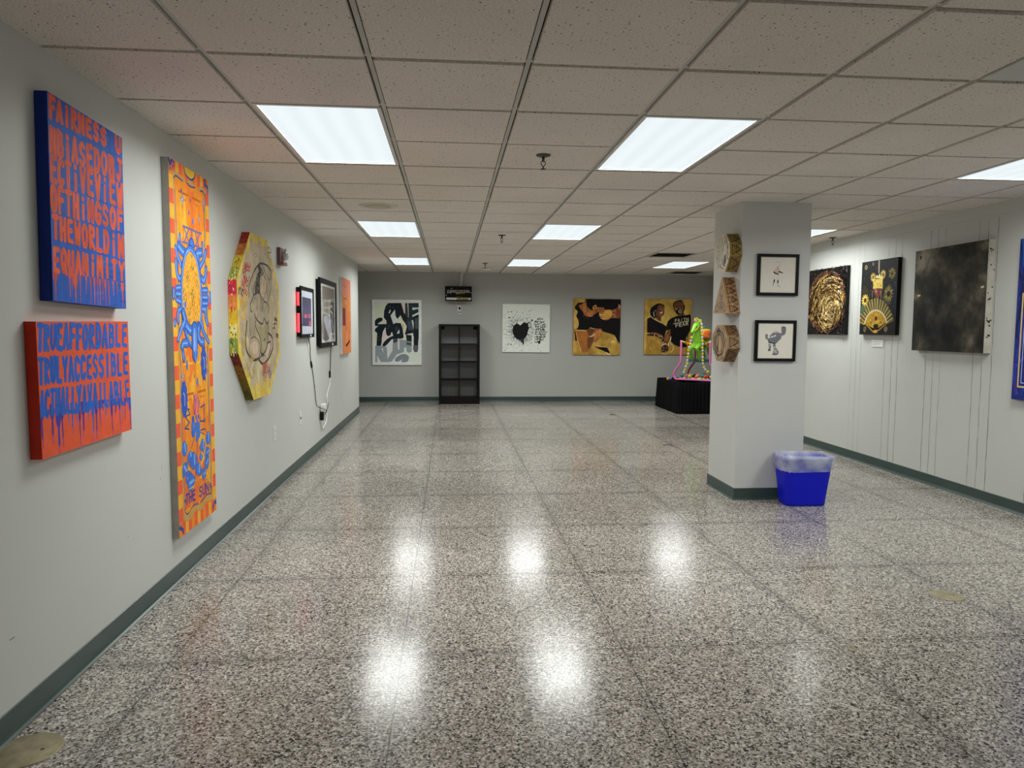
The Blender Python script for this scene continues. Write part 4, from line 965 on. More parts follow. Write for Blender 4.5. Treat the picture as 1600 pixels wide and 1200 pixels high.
c1 = wcord('power_cord', [(.03, 7.60, 1.284), (.02, 7.75, 1.30-.10), (.008, 7.84, 1.05), (.008, 7.95, .90), (.008, 8.05, .72), (.010, 8.13, .53), (.03, 8.27, .478), (.068, 8.37, .445), (.070, 8.44, .420), (.040, 8.46, .402), (.022, 8.462, .398)], .004, 'black_plastic', 'thin black cord running from the smaller red glowing print down to the outlet')
adopt(c1, red_box)
obj('inline_switch', MB().cyl((XL+.008, 7.855, 1.02), (XL+.008, 7.90, .96), .011), 'black_plastic', c1)
c2 = wcord('power_cord', [(.03, 9.02, 1.158), (.015, 9.10, 1.05), (.008, 9.12, .95), (.008, 9.07, .82), (.008, 9.03, .76)], .0045, 'black_plastic', 'short black cord below the larger black framed photograph')
adopt(c2, big_print)
obj('inline_switch', MB().box(XL+.001, 9.035, .77, XL+.018, 9.075, .85), 'black_plastic', c2)
wcord('extension_cord', [(.01, 9.03, .76), (.012, 9.02, .70), (.012, 8.96, .66), (.010, 8.87, .61), (.010, 8.80, .55), (.012, 8.82, .44), (.012, 8.78, .36), (.012, 8.74, .27), (.012, 8.56, .225), (.012, 8.46, .22), (.012, 8.44, .30)], .0065, 'white_plastic', 'white extension cord looping below the crowded outlet')
c3 = wcord('plug_lead', [(.03, 8.408, .37), (.05, 8.50, .395), (.04, 8.70, .455), (.012, 8.90, .47)], .004, 'black_plastic', 'black plug lead')
adopt(c3, black_adapter)
# fire alarm strobe
t = thing('fire_alarm_strobe', 'maroon fire alarm strobe with a clear lens right of the octagonal panel', 'fire alarm'); t.matrix_world = on_left(6.52, 2.01)
f = MB(); f.prism([(-.075, -.065), (.075, -.065), (.075, .065), (-.075, .065)], 0, .030)
obj('back_box', f, 'maroon', t, bevel=.004)
obj('bottom_lip', MB().box(-.075, -.085, 0, .075, -.055, .055), 'maroon', t, bevel=.004)
l = MB(); l.lathe([(.012, .03), (.034, .032), (.038, .05), (.026, .072), (.004, .08)], (0.02, -.005, 0), 20)
obj('lens', l, 'clear', t)
obj('flash_tube', MB().cyl((.02, -.03, .05), (.02, .06, .052), .010), 'chrome', t)

# ------------------------------------------------------------------ back wall
PW, PH = .905, 1.205
t = thing('framed_poster', 'white framed black and grey graffiti lettering poster, leftmost on the back wall', 'framed picture'); hang(t, 'back', -.977, 1.294, PW, PH, .03)
w = .052
f = box_frame(PW, PH, .03, w); obj('frame', f, 'white_frame', t, bevel=.002)
a = Art(PW-2*w, PH-2*w, .003, [(112, 120), (800, 135), (800, 1058), (118, 1058)], 3.0, (176, 184, 172), edges=(180, 180, 176))
a.tr()
K, K2, G1, G2, PKc, CR, WH = (17, 22, 26), (28, 34, 40), (96, 102, 106), (84, 90, 94), (168, 160, 158), (196, 190, 160), (196, 200, 198)
a.poly([(112, 120), (330, 130), (280, 180), (250, 330), (290, 420), (112, 440)], (150, 156, 138)); a.poly([(170, 460), (250, 400), (300, 420), (300, 470)], PKc)
a.poly([(325, 135), (530, 135), (585, 300), (650, 380), (720, 560), (690, 620), (590, 630), (560, 520), (515, 330), (470, 385), (410, 500), (480, 560), (400, 640), (300, 480), (295, 410), (255, 360), (260, 260), (285, 180)], K)
a.poly([(360, 330), (430, 235), (440, 340), (470, 385), (415, 495)], WH); a.poly([(330, 290), (355, 232), (365, 262), (340, 300)], WH); a.poly([(515, 325), (550, 400), (615, 500), (580, 630), (585, 700), (540, 700), (545, 640), (565, 640), (560, 480), (512, 430)], CR, 2)
a.poly([(528, 135), (590, 138), (590, 300), (575, 300)], PKc); a.poly([(590, 138), (625, 138), (640, 355), (590, 330)], (40, 38, 38)); a.poly([(640, 140), (800, 140), (800, 210), (700, 210), (705, 250), (790, 230), (800, 280), (700, 330), (705, 355), (800, 315), (800, 680), (720, 640), (690, 560), (600, 420), (645, 350)], K2)
a.poly([(690, 410), (715, 405), (735, 560), (720, 560)], WH); a.poly([(620, 430), (690, 400), (720, 560), (640, 560)], (44, 50, 56)); a.poly([(725, 350), (800, 320), (800, 680), (770, 880), (730, 880), (715, 660)], K); a.poly([(740, 380), (790, 370), (795, 540), (745, 540)], (48, 52, 54))
a.poly([(112, 410), (170, 365), (225, 365), (235, 405), (180, 440), (165, 465), (300, 462), (300, 500), (245, 570), (210, 800), (140, 800), (150, 610), (112, 580), (112, 540), (170, 490), (112, 488)], K, 2)
a.poly([(112, 600), (148, 600), (140, 780), (115, 780)], CR); a.poly([(240, 580), (290, 545), (295, 640), (340, 650), (400, 560), (400, 640), (310, 700), (300, 740), (220, 790)], PKc, 2)
a.poly([(290, 480), (370, 480), (370, 600), (350, 645), (310, 645), (290, 600)], K, 2); a.poly([(375, 480), (520, 450), (560, 620), (550, 690), (440, 660), (400, 640)], K, 2); a.poly([(455, 615), (498, 545), (500, 610)], WH)
a.poly([(230, 790), (300, 700), (420, 640), (560, 640), (540, 690), (400, 700), (330, 760), (270, 810)], K, 2); a.poly([(280, 810), (390, 690), (395, 860), (320, 1005)], WH)
a.poly([(600, 630), (690, 640), (690, 830), (620, 800)], K); a.poly([(620, 620), (690, 610), (700, 640)], WH)
a.poly([(118, 800), (215, 800), (300, 820), (310, 1010), (390, 880), (395, 760), (470, 740), (475, 860), (500, 860), (500, 700), (690, 740), (690, 890), (650, 915), (610, 890), (605, 830), (570, 830), (570, 900), (450, 940), (400, 1040), (330, 1058), (210, 1058), (150, 950), (150, 1058), (118, 1058)], G1)
a.poly([(215, 840), (240, 840), (250, 915)], WH); a.poly([(475, 700), (498, 700), (498, 860), (475, 860)], PKc); a.poly([(400, 690), (470, 690), (470, 740), (400, 760)], (40, 44, 48)); a.poly([(690, 640), (722, 660), (715, 900), (690, 850)], (186, 188, 180))
a.poly([(610, 740), (690, 760), (690, 800), (610, 790)], (50, 54, 58)); a.poly([(720, 780), (790, 790), (780, 895), (735, 898), (715, 860)], (58, 62, 64), 2); a.poly([(730, 660), (795, 680), (790, 800), (725, 790)], K)
a.poly([(400, 1058), (420, 990), (520, 920), (600, 925), (655, 960), (640, 1030), (600, 1058)], WH, 3); a.poly([(430, 1040), (440, 990), (530, 935), (600, 935), (648, 975), (630, 1040), (590, 1058), (520, 1050), (555, 1005), (480, 1050)], G2, 2)
for k in range(90):
    x, y = random.choice([(330, 200), (330, 500), (460, 530), (440, 710), (660, 430), (760, 450), (580, 730), (650, 770), (180, 700), (755, 850)]); x += random.gauss(0, 26); y += random.gauss(0, 22)
    a.line([(x, y), (x+random.uniform(8, 26), y+random.uniform(-3, 3))], .0035, random.choice([(70, 76, 80), (14, 16, 18), (90, 94, 96)]), cap=False, up=(k % 6 == 0))
o = a.build('print', 'print', t); o.location = (w, w, -.006)
obj('backing', MB().box(.01, .01, -.03, PW-.01, PH-.01, -.010), 'mat_board', t)

# open bookcase, two columns of four
BX0, BX1, BY0, BY1, BZ = -.202, .540, 13.135, 13.525, 1.452
t = thing('bookcase', 'empty black open-back bookcase of eight cubes against the back wall', 'bookcase', (BX0, BY0, 0))
bw, bd = BX1-BX0, BY1-BY0; s_ = .040
for x in (0, bw-s_): obj('side_panel', MB().box(x, 0, 0, x+s_, bd, BZ), 'black_lam', t, bevel=.001)
obj('top_panel', MB().box(s_, 0, BZ-s_, bw-s_, bd, BZ), 'black_lam', t, bevel=.001)
obj('plinth', MB().box(s_, 0.004, 0, bw-s_, bd, .115), 'black_lam', t, bevel=.001)
obj('divider', MB().box(bw/2-.009, .002, .115, bw/2+.009, bd, BZ-s_), 'black_lam', t)
for k in (1, 2, 3):
    z = .115+(BZ-s_-.115)*k/4
    for x0, x1 in ((s_, bw/2-.009), (bw/2+.009, bw-s_)): obj('shelf', MB().box(x0, .002, z-.009, x1, bd, z+.009), 'black_lam', t)
for x in (s_+.035, bw-s_-.035): obj('corner_bracket', MB().box(x-.03, bd-.04, BZ-s_-.055, x+.03, bd, BZ-s_), 'black_plastic', t)

# wall monitor with its bracket and remote
t = thing('wall_monitor', 'small black monitor showing garbled lettering, hung over the bookcase', 'monitor', (.155, 13.33, 2.008), (math.radians(4), 0, 0))
obj('casing', MB().box(-.245, 0, -.136, .245, .055, .136), 'black_plastic', t, bevel=.008)
obj('bracket', MB().box(-.06, .05, -.08, .06, .2, .06), 'dark_metal', t)
a = Art(.46, .235, .002, [(195, 570), (675, 570), (675, 838), (195, 838)], 1.6, (10, 10, 11))
a.poly([(215, 625), (648, 625), (648, 682), (215, 682)], (104, 104, 102)); a.poly([(215, 640), (280, 640), (280, 660), (215, 660)], (70, 72, 74)); a.poly([(280, 640), (360, 640), (360, 660), (280, 660)], (120, 120, 118)); a.poly([(380, 645), (550, 645), (550, 684), (380, 684)], (60, 54, 36))
a.poly([(205, 785), (670, 785), (685, 808), (665, 830), (205, 830)], (170, 170, 166)); a.poly([(395, 785), (625, 785), (625, 830), (395, 830)], (104, 94, 66))
GD = (190, 172, 110)
for k in range(16):
    x = 380+k*11; a.line([(x, 650+random.uniform(-5, 20)), (x+random.uniform(-14, 14), 700+random.uniform(-10, 20))], .004, random.choice([GD, (140, 120, 70), (200, 196, 180)]), cap=False)
for k in range(22):
    x = 400+k*10; a.line([(x, 775+random.uniform(0, 20)), (x+random.uniform(-8, 12), 815+random.uniform(-8, 10))], .005, random.choice([GD, (50, 44, 30), (40, 36, 30), (180, 150, 70)]), cap=False)
for p in ([(232, 675), (235, 705)], [(280, 680), (295, 705)], [(285, 680), (262, 682)], [(290, 592), (325, 596)], [(205, 725), (200, 740), (212, 750)]): a.line(p, .006, (190, 190, 188), cap=False)
a.poly([(660, 672), (682, 672), (682, 685), (660, 685)], (210, 210, 206)); a.poly([(390, 760), (480, 760), (480, 765), (390, 765)], (90, 90, 90)); a.poly([(545, 595), (635, 590), (632, 602), (548, 604)], (40, 40, 42))
o = a.build('screen', 'print', t); o.matrix_local = Matrix(((1, 0, 0, -.23), (0, 0, -1, -.003), (0, 1, 0, -.118), (0, 0, 0, 1)))
tag(obj('conduit', MB().box(-.022, -.02, 0, .022, .02, .30), 'wall', loc=(.195, 13.518, 2.118), bevel=.003), 'pale painted conduit running from the ceiling to the monitor', 'conduit').rotation_euler = (0, math.radians(6), 0)
t = thing('remote_control', 'white handheld remote hanging on a cord below the monitor', 'remote', (.172, 13.538, 1.712))
obj('body', MB().box(-.033, -.026, -.08, .033, 0, .08), 'white_plastic', t, bevel=.008)
obj('display', MB().box(-.012, -.0275, .010, .024, -.0255, .058), 'black_plastic', t)
obj('keypad', MB().box(-.025, -.0275, -.055, .025, -.0255, -.015), 'grey_plastic', t)
obj('lead', MB().tube(smooth_path([(-.010, -.012, .078), (-.05, -.012, .11), (-.075, -.03, .16), (-.072, -.12, .20)], 5, False), .0035, 8), 'white_plastic', t)

# ink splatter canvas
a = Art(.893, .898, .03, [(82, 70), (1132, 82), (1118, 1132), (74, 1130)], 3.3, (182, 186, 180), edges=(170, 172, 168))
INK = (14, 14, 15)
hp = [(300, 640), (320, 560), (385, 505), (430, 515), (475, 540), (530, 490), (560, 472), (610, 490), (640, 490), (652, 560), (668, 600), (640, 680), (630, 740), (590, 810), (550, 850), (560, 910), (535, 950), (490, 900), (440, 860), (400, 850), (340, 780), (310, 710)]
a.poly(hp, INK, 3)
C0 = (480, 680)
for k in range(950):
    t_ = random.uniform(0, 6.283); dr = random.choice([1, 1, 1.0, .8])
    rr = (205 if math.sin(t_) < -.35 else 165)+abs(random.gauss(0, 1))*random.uniform(40, 240)
    if math.cos(t_) > .75 and random.random() < .8: rr = min(rr, 260)
    x, y = C0[0]+rr*math.cos(t_), C0[1]+rr*math.sin(t_)*1.05
    if not (84 < x < 1120 and 84 < y < 1120): continue
    l = random.uniform(6, 44)*(1.4 if math.sin(t_) < -.3 and math.cos(t_) < .1 else 1); w_ = random.uniform(.0014, .0050)
    a.line([(x, y), (x+l*math.cos(t_), y+l*math.sin(t_))], w_, random.choice([INK, INK, (50, 50, 54), (100, 102, 106)]), taper=random.random() < .5, up=(k % 12 == 0))
for p, q, w_ in (((320, 560), (270, 510), .018), ((395, 520), (403, 420), .020), ((640, 500), (740, 430), .020), ((310, 680), (250, 685), .018), ((320, 720), (255, 738), .014), ((340, 790), (320, 880), .016), ((660, 590), (700, 585), .014), ((600, 820), (640, 900), .014), ((580, 840), (610, 900), .012), ((540, 940), (530, 990), .024), ((630, 740), (680, 780), .012)): a.line([p, q], w_, INK, taper=True)
for c, r in (((735, 432), .014), ((228, 372), .012), ((318, 372), .010), ((133, 1092), .008), ((205, 960), .010), ((270, 965), .012), ((505, 1092), .008), ((400, 250), .008), ((278, 245), .009), ((210, 250), .009), ((668, 230), .006), ((530, 300), .006), ((632, 310), .006), ((1096, 330), .005), ((700, 585), .009), ((860, 1050), .006), ((925, 1105), .006), ((628, 402), .007), ((715, 925), .008)): a.disc(c, r, r*1.2, INK, wob=.2)
for r_ in range(10):                          # slanted handwriting, illegible
    y = 405+r_*55; n = [6, 10, 11, 11, 10, 12, 11, 11, 9, 6][r_]; x0 = 800 if r_ < 9 else 790
    if r_ in (0,): x0 = 860
    for k in range(n):
        x = x0+k*22+random.uniform(-4, 4); yy = y-k*1.5+(20 if k > 5 else 0)
        for q in range(random.choice((1, 2, 2))):
            p0 = (x+random.uniform(-6, 6)-q*8, yy+random.uniform(8, 24)); p1 = (p0[0]+random.uniform(4, 20), p0[1]-random.uniform(18, 42))
            a.line([p0, ((p0[0]+p1[0])/2+random.uniform(-5, 5), (p0[1]+p1[1])/2), p1], random.choice([.006, .008, .0105]), INK, 2, up=(q == 0))
a.line([(870, 900), (880, 935), (905, 930), (915, 830)], .02, INK, 3)
tag(hang(a.build('splatter_canvas', 'print'), 'back', 1.424, 1.386, .893, .898, .03, rot=-.006), 'white canvas with a black heart-shaped ink splatter and slanted handwriting', 'painting')

# couple with foreheads touching
a = Art(.90, 1.055, .03, [(78, 82), (968, 85), (938, 1132), (62, 1130)], 2.9, (120, 94, 42), edges=(110, 84, 36))
def blend(cols, f):
    f = min(max(f, 0), 0.999)*(len(cols)-1); i = int(f); f -= i
    return tuple(cols[i][k]*(1-f)+cols[i+1][k]*f for k in range(3))
def nz3(x, y, sc, seed): return 0.5+0.5*mnoise.fractal(Vector((x*sc+seed, y*sc, seed*1.7)), 0.7, 2.1, 5)
def ground(a, cols, seed=1.0):
    a.field(60, 60, lambda u, v: blend(cols, nz3(u, v, 4.0, seed)*1.5-.25))
ground(a, [(100, 76, 34), (114, 88, 36), (122, 96, 42), (136, 110, 54)], 1.0)
B0, S1, S2, S3, S4 = (9, 8, 9), (104, 64, 32), (128, 82, 42), (72, 42, 24), (160, 122, 66)
a.poly([(90, 240), (160, 160), (270, 150), (300, 90), (520, 88), (960, 88), (968, 140), (960, 620), (940, 930), (840, 760), (610, 690), (500, 640), (320, 672), (90, 660), (165, 600), (170, 480), (110, 440), (150, 340), (110, 290)], B0)
for k in range(26):
    y = 250+k*15; x = 110+random.uniform(-20, 40); a.line([(x+70, y), (x, y+random.uniform(-6, 10))], .012, B0, taper=True)
for k in range(22): y = 600+k*15; a.line([(850+k*2, y), (940, y+random.uniform(-40, -10))], .010, B0, taper=True)
a.poly([(88, 300), (150, 330), (120, 400), (150, 470), (170, 560), (150, 630), (88, 640)], (140, 112, 58), 2)
a.poly([(165, 220), (240, 180), (305, 100), (318, 220), (370, 270), (420, 300), (500, 320), (515, 340), (430, 400), (395, 420), (340, 425), (270, 390), (250, 330)], S1, 2)
a.poly([(240, 190), (300, 170), (310, 260), (300, 340), (260, 330)], S2, 2); a.poly([(320, 330), (430, 310), (480, 330), (400, 395), (340, 400)], (122, 76, 38), 2); a.poly([(320, 90), (500, 90), (520, 200), (440, 220), (410, 290), (370, 260), (325, 210)], B0, 2)
a.poly([(435, 230), (490, 195), (505, 260), (470, 310), (435, 290)], S2, 3); a.line([(450, 240), (480, 225), (485, 270), (455, 290)], .012, S3, 3); a.line([(490, 200), (505, 240), (500, 290)], .010, (190, 150, 90), 3)
a.poly([(505, 250), (560, 240), (640, 232), (660, 285), (800, 290), (850, 270), (900, 240), (930, 190), (965, 220), (955, 430), (880, 440), (780, 440), (720, 480), (640, 480), (600, 460), (550, 400), (555, 345), (500, 320)], S1, 2)
a.poly([(660, 300), (780, 290), (800, 380), (740, 450), (660, 470), (620, 440), (640, 380)], (142, 104, 48), 3); a.poly([(555, 355), (600, 345), (650, 360), (620, 420), (560, 400)], S4, 2); a.poly([(820, 310), (860, 290), (850, 380), (800, 420)], S3, 2); a.poly([(870, 280), (940, 220), (955, 430), (880, 430)], (84, 42, 22), 2); a.poly([(520, 90), (960, 90), (965, 150), (930, 190), (900, 240), (850, 275), (700, 285), (650, 240), (510, 235)], B0, 2)
for p, w_, c in (([(570, 345), (600, 360), (640, 362)], .012, S3), ([(590, 445), (615, 450), (640, 470)], .014, (200, 160, 120)), ([(600, 400), (625, 405)], .012, S3), ([(925, 190), (940, 230), (925, 260)], .012, (200, 180, 160)), ([(350, 380), (390, 410), (430, 405)], .010, (190, 140, 90)), ([(240, 400), (300, 470)], .005, (52, 48, 46)), ([(290, 400), (350, 470)], .005, (52, 48, 46)), ([(840, 330), (850, 300)], .01, (150, 110, 60))): a.line(p, w_, c, 3)
a.disc((830, 376), .010, .012, (220, 220, 216))
a.poly([(110, 680), (320, 680), (380, 620), (480, 650), (560, 640), (610, 670), (590, 760), (530, 860), (460, 930), (440, 900), (380, 1030), (290, 1100), (220, 1060), (180, 930)], S1, 2)
a.poly([(320, 690), (400, 640), (480, 660), (420, 740), (380, 790), (350, 760)], S3, 2); a.poly([(140, 690), (310, 690), (340, 800), (300, 960), (220, 1000), (170, 840)], (112, 68, 30), 3); a.poly([(450, 740), (540, 670), (600, 690), (540, 830), (460, 920), (470, 830)], S2, 3); a.poly([(340, 820), (440, 800), (420, 920), (360, 1020), (330, 940)], (70, 42, 22), 3)
for p, w_, c in (([(110, 680), (150, 850), (200, 1010), (210, 1060)], .012, (186, 144, 80)), ([(118, 680), (310, 680)], .012, (196, 160, 110)), ([(390, 625), (430, 642), (470, 644)], .010, (206, 186, 150)), ([(380, 790), (420, 785), (460, 745)], .022, (190, 166, 130)), ([(470, 900), (510, 820), (530, 750)], .010, S3), ([(500, 870), (550, 800)], .010, S3), ([(452, 930), (460, 900)], .02, (210, 180, 140)), ([(470, 940), (580, 975), (700, 985)], .010, (170, 140, 80)), ([(680, 1080), (730, 1120), (760, 1115)], .018, (200, 184, 150))): a.line(p, w_, c, 3)
a.poly([(430, 965), (520, 985), (700, 990), (740, 1060), (755, 1105), (660, 1070)], B0); a.disc((810, 885), .04, .03, (146, 122, 66)); a.poly([(95, 680), (115, 700), (140, 870), (105, 870)], B0)
tag(hang(a.build('couple_painting', 'paint_soft'), 'back', 2.768, 1.418, .90, 1.055, .03, rot=-.006), 'gold and black painting of a couple with foreheads touching', 'painting')

# couple holding hands
a = Art(.92, 1.054, .03, [(78, 85), (960, 85), (948, 1135), (62, 1135)], 3.1, (124, 100, 46), edges=(104, 82, 36))
ground(a, [(108, 84, 38), (122, 98, 44), (130, 106, 50), (140, 116, 60)], 4.0)
a.poly([(110, 760), (250, 770), (400, 830), (420, 880), (400, 1000), (390, 1135), (100, 1135), (120, 950)], (112, 86, 34), 2)
for k in range(16): x = random.uniform(130, 330); y = random.uniform(800, 1050); a.line([(x, y), (x+random.uniform(20, 60), y+random.uniform(60, 110))], .012, random.choice([(96, 72, 26), (136, 108, 48), (150, 122, 66)]), taper=True)
a.poly([(530, 920), (620, 940), (760, 1000), (900, 1000), (945, 1135), (520, 1135)], (114, 88, 38)); a.line([(570, 930), (620, 980), (600, 1060), (560, 1090)], .02, (150, 128, 76), 4)
a.poly([(125, 460), (170, 430), (240, 440), (300, 490), (400, 540), (480, 600), (510, 500), (570, 445), (700, 395), (800, 390), (935, 368), (945, 500), (930, 680), (860, 800), (850, 880), (880, 990), (760, 1000), (640, 950), (560, 880), (560, 760), (540, 660), (480, 680), (430, 880), (400, 900), (395, 800), (300, 730), (125, 720)], B0)
for k in range(20): y = 640+k*16; a.line([(880, y-60), (930-k*4, y)], .012, B0, taper=True)
for k in range(14): y = 480+k*18; a.line([(150, y), (108, y+8)], .012, B0, taper=True)
a.poly([(175, 330), (190, 260), (250, 210), (320, 168), (400, 178), (445, 215), (440, 300), (430, 370), (380, 410), (280, 420), (270, 450), (200, 410)], B0, 2)
a.poly([(320, 220), (370, 190), (430, 220), (445, 290), (440, 360), (410, 405), (340, 415), (280, 390), (300, 300)], (70, 40, 26), 2); a.poly([(340, 260), (430, 250), (430, 300), (380, 300)], (92, 56, 34), 2); a.line([(365, 340), (395, 345), (405, 325)], .020, (190, 176, 150), 3); a.line([(350, 375), (400, 380)], .012, (120, 76, 50)); a.line([(245, 330), (250, 400), (262, 405)], .010, (170, 170, 168), 3); a.line([(265, 310), (285, 300)], .01, (140, 136, 120)); a.line([(330, 275), (355, 280)], .01, (24, 16, 12)); a.line([(395, 265), (425, 262)], .01, (24, 16, 12))
a.poly([(275, 420), (385, 410), (380, 510), (320, 480)], (62, 36, 22)); a.line([(210, 430), (280, 480), (400, 540)], .012, (140, 120, 80), 3)
a.poly([(605, 210), (620, 150), (700, 108), (770, 115), (805, 190), (825, 215), (810, 310), (760, 370), (700, 380), (650, 330)], B0, 3); a.poly([(620, 200), (650, 150), (710, 125), (780, 150), (800, 230), (790, 290), (700, 270), (650, 300)], (74, 46, 28), 3); a.poly([(700, 300), (740, 280), (780, 300), (760, 345), (715, 345)], (92, 84, 70), 3); a.poly([(640, 240), (690, 250), (680, 290), (650, 290)], (96, 70, 48), 2); a.line([(650, 225), (685, 222)], .012, (20, 14, 10)); a.line([(740, 215), (775, 215)], .012, (20, 14, 10)); a.poly([(700, 375), (800, 330), (830, 380), (720, 410)], (60, 36, 22)); a.line([(715, 310), (760, 312)], .010, (40, 26, 20))
a.poly([(150, 715), (290, 715), (370, 750), (410, 800), (330, 770), (150, 740)], (86, 52, 30)); a.poly([(120, 745), (250, 750), (345, 780), (410, 830), (400, 845), (300, 790), (120, 770)], B0); a.line([(260, 745), (262, 785)], .010, (180, 170, 150)); a.line([(340, 770), (345, 800)], .010, (180, 170, 150)); a.line([(380, 765), (415, 800), (410, 850)], .010, (140, 120, 90), 3)
a.poly([(500, 690), (560, 660), (560, 780), (545, 850), (520, 930), (440, 920), (440, 830)], (74, 44, 24), 2); a.poly([(470, 780), (530, 730), (520, 860), (450, 880)], (96, 60, 32), 2)
a.line([(570, 795), (560, 870), (530, 910), (525, 960)], .014, (206, 200, 184), 3); a.line([(405, 970), (430, 945), (475, 922)], .016, (196, 192, 184), 3)
a.poly([(400, 990), (440, 950), (510, 960), (530, 1040), (480, 1110), (410, 1100), (390, 1050)], (42, 24, 18), 2)
for k in range(16): x, y = random.uniform(400, 525), random.uniform(1000, 1100); a.line([(x, y), (x+random.uniform(-8, 14), y+random.uniform(5, 20))], .007, random.choice([(160, 120, 90), (196, 176, 156), (24, 14, 12)]))
TX = (176, 166, 136)
a.text('FAITH', (635, 520), (905, 488), (635, 462), (900, 425), .009, TX, fill=.70, jit=.01); a.text('FEAR', (650, 620), (905, 570), (640, 562), (900, 505), .011, TX, fill=.70, jit=.01); a.line([(615, 548), (900, 495)], .011, TX)
tag(hang(a.build('couple_painting', 'paint_soft'), 'back', 4.14, 1.427, .92, 1.054, .03), 'gold painting of a couple holding hands, his shirt reads FAITH over FEAR', 'painting')

# ------------------------------------------------------------------ pillar: three carved wood pieces, two frames
def side_marks(a, p, q, marks):
    """dark strokes on the rim along outline edge p->q; marks in (along 0..1, depth 0..1)"""
    dx, dy = q[0]-p[0], q[1]-p[1]; l = math.hypot(dx, dy); nx, ny = dy/l, -dx/l
    e = .0004
    for (pts, w, c) in marks:
        P = [(p[0]+dx*t, p[1]+dy*t, -a.Tk*d) for t, d in pts]
        for A, B in zip(P, P[1:]):
            A, B = Vector(A), Vector(B); d = (B-A)
            if d.length < 1e-6: continue
            n = Vector((nx, ny, 0)); s = d.normalized().cross(n)*w/2; o = n*e
            b = len(a.v); a.v += [tuple(A+s+o), tuple(B+s+o), tuple(B-s+o), tuple(A-s+o)]; a.face((b, b+1, b+2, b+3), c)
BK = (30, 22, 18)
TRI = [([(.1, .2), (.5, .85), (.9, .2), (.1, .2)], .006, BK), ([(.35, .3), (.5, .6), (.65, .3)], .004, BK), ([(0, .95), (.25, .5), (.45, .95)], .005, BK), ([(.55, .95), (.8, .5), (1, .95)], .005, BK)]
# upper octagon
ol = [(.068, .012), (.224, 0), (.314, .122), (.302, .220), (.225, .302), (.095, .308), (.001, .221), (.005, .10)]
a = Art(.314, .31, .10, None, 1.5, (184, 176, 158), edges=[(118, 94, 52), (116, 94, 46), (124, 104, 46), (120, 98, 46), (102, 84, 42), (120, 92, 40), (120, 92, 40), (120, 92, 40)], outline=ol)
for e in (1, 2, 3, 4): side_marks(a, ol[e], ol[(e+1) % 8], TRI)
G_ = [(70, 66, 62), (96, 92, 86), (116, 108, 98)]
for p in ([(.22, .9), (.25, .7), (.3, .5), (.28, .3), (.2, .15)], [(.35, .95), (.33, .75), (.38, .55), (.42, .3), (.38, .1)], [(.45, .55), (.5, .65), (.48, .4), (.52, .2)], [(.6, .35), (.7, .45), (.75, .3), (.65, .15), (.55, .2), (.58, .33)], [(.55, .7), (.65, .85), (.6, .95)], [(.75, .8), (.82, .6), (.9, .7)], [(.1, .6), (.18, .55), (.12, .45)], [(.08, .38), (.2, .42), (.15, .3)], [(.85, .5), (.93, .4)], [(.5, .9), (.42, .8), (.5, .75)], [(.12, .75), (.16, .65)], [(.3, .2), (.45, .12), (.6, .08)], [(.7, .9), (.75, .72)], [(.05, .5), (.12, .3), (.25, .12)], [(.86, .62), (.8, .45), (.9, .3)]): a.line(p, random.uniform(.005, .010), random.choice(G_), 4)
for k in range(60): x, y = random.uniform(.12, .88), random.uniform(.08, .92); a.line([(x, y), (x+random.uniform(-.05, .05), y+random.uniform(.02, .10))], .004, random.choice(G_), taper=True, up=(k % 10 == 0))
a.poly([(.58, .2), (.72, .25), (.72, .4), (.62, .42)], (92, 88, 82), 3)
tag(hang(a.build('carved_block', 'wood_art'), 'right', 5.788, 2.011, .314, .31, .10, plane=PX0), 'pale octagonal wood block with olive edges, topmost of three on the pillar', 'wood art')
# triangle
ol = [(0, .006), (.330, 0), (.185, .296), (.172, .296)]
a = Art(.330, .296, .10, None, 1.5, (150, 124, 94), edges=[(112, 90, 64), (142, 108, 74), (104, 80, 52), (120, 92, 60)], outline=ol)
for k in range(4):
    t0 = k/4; p = ol[1]; q = ol[2]; P = (p[0]+(q[0]-p[0])*t0, p[1]+(q[1]-p[1])*t0); Q_ = (p[0]+(q[0]-p[0])*(t0+.25), p[1]+(q[1]-p[1])*(t0+.25)); side_marks(a, P, Q_, TRI)
IN = (54, 44, 40)
for p in ([(.53, .75), (.48, .6), (.44, .52), (.48, .5), (.46, .35), (.36, .28), (.16, .2), (.14, .1), (.25, .06), (.38, .12), (.46, .2)], [(.55, .75), (.60, .6), (.62, .5), (.60, .48), (.60, .36), (.68, .28), (.82, .2), (.86, .1), (.76, .06), (.64, .12), (.56, .2)], [(.52, .33), (.52, .05)], [(.48, .62), (.54, .55), (.58, .62)], [(.44, .5), (.62, .48)], [(.28, .16), (.40, .22)], [(.64, .22), (.76, .16)], [(.50, .45), (.50, .38)], [(.56, .44), (.56, .38)]): a.line(p, .006, IN, 4)
a.poly([(.49, .33), (.55, .34), (.60, .2), (.54, .1), (.46, .18)], (104, 96, 84), 3); a.poly([(.5, .58), (.57, .58), (.55, .68), (.52, .68)], (170, 150, 130), 3)
tag(hang(a.build('carved_block', 'wood_art'), 'right', 5.797, 1.668, .330, .296, .10, plane=PX0), 'triangular wood block with ink figure, middle of three on the pillar', 'wood art')
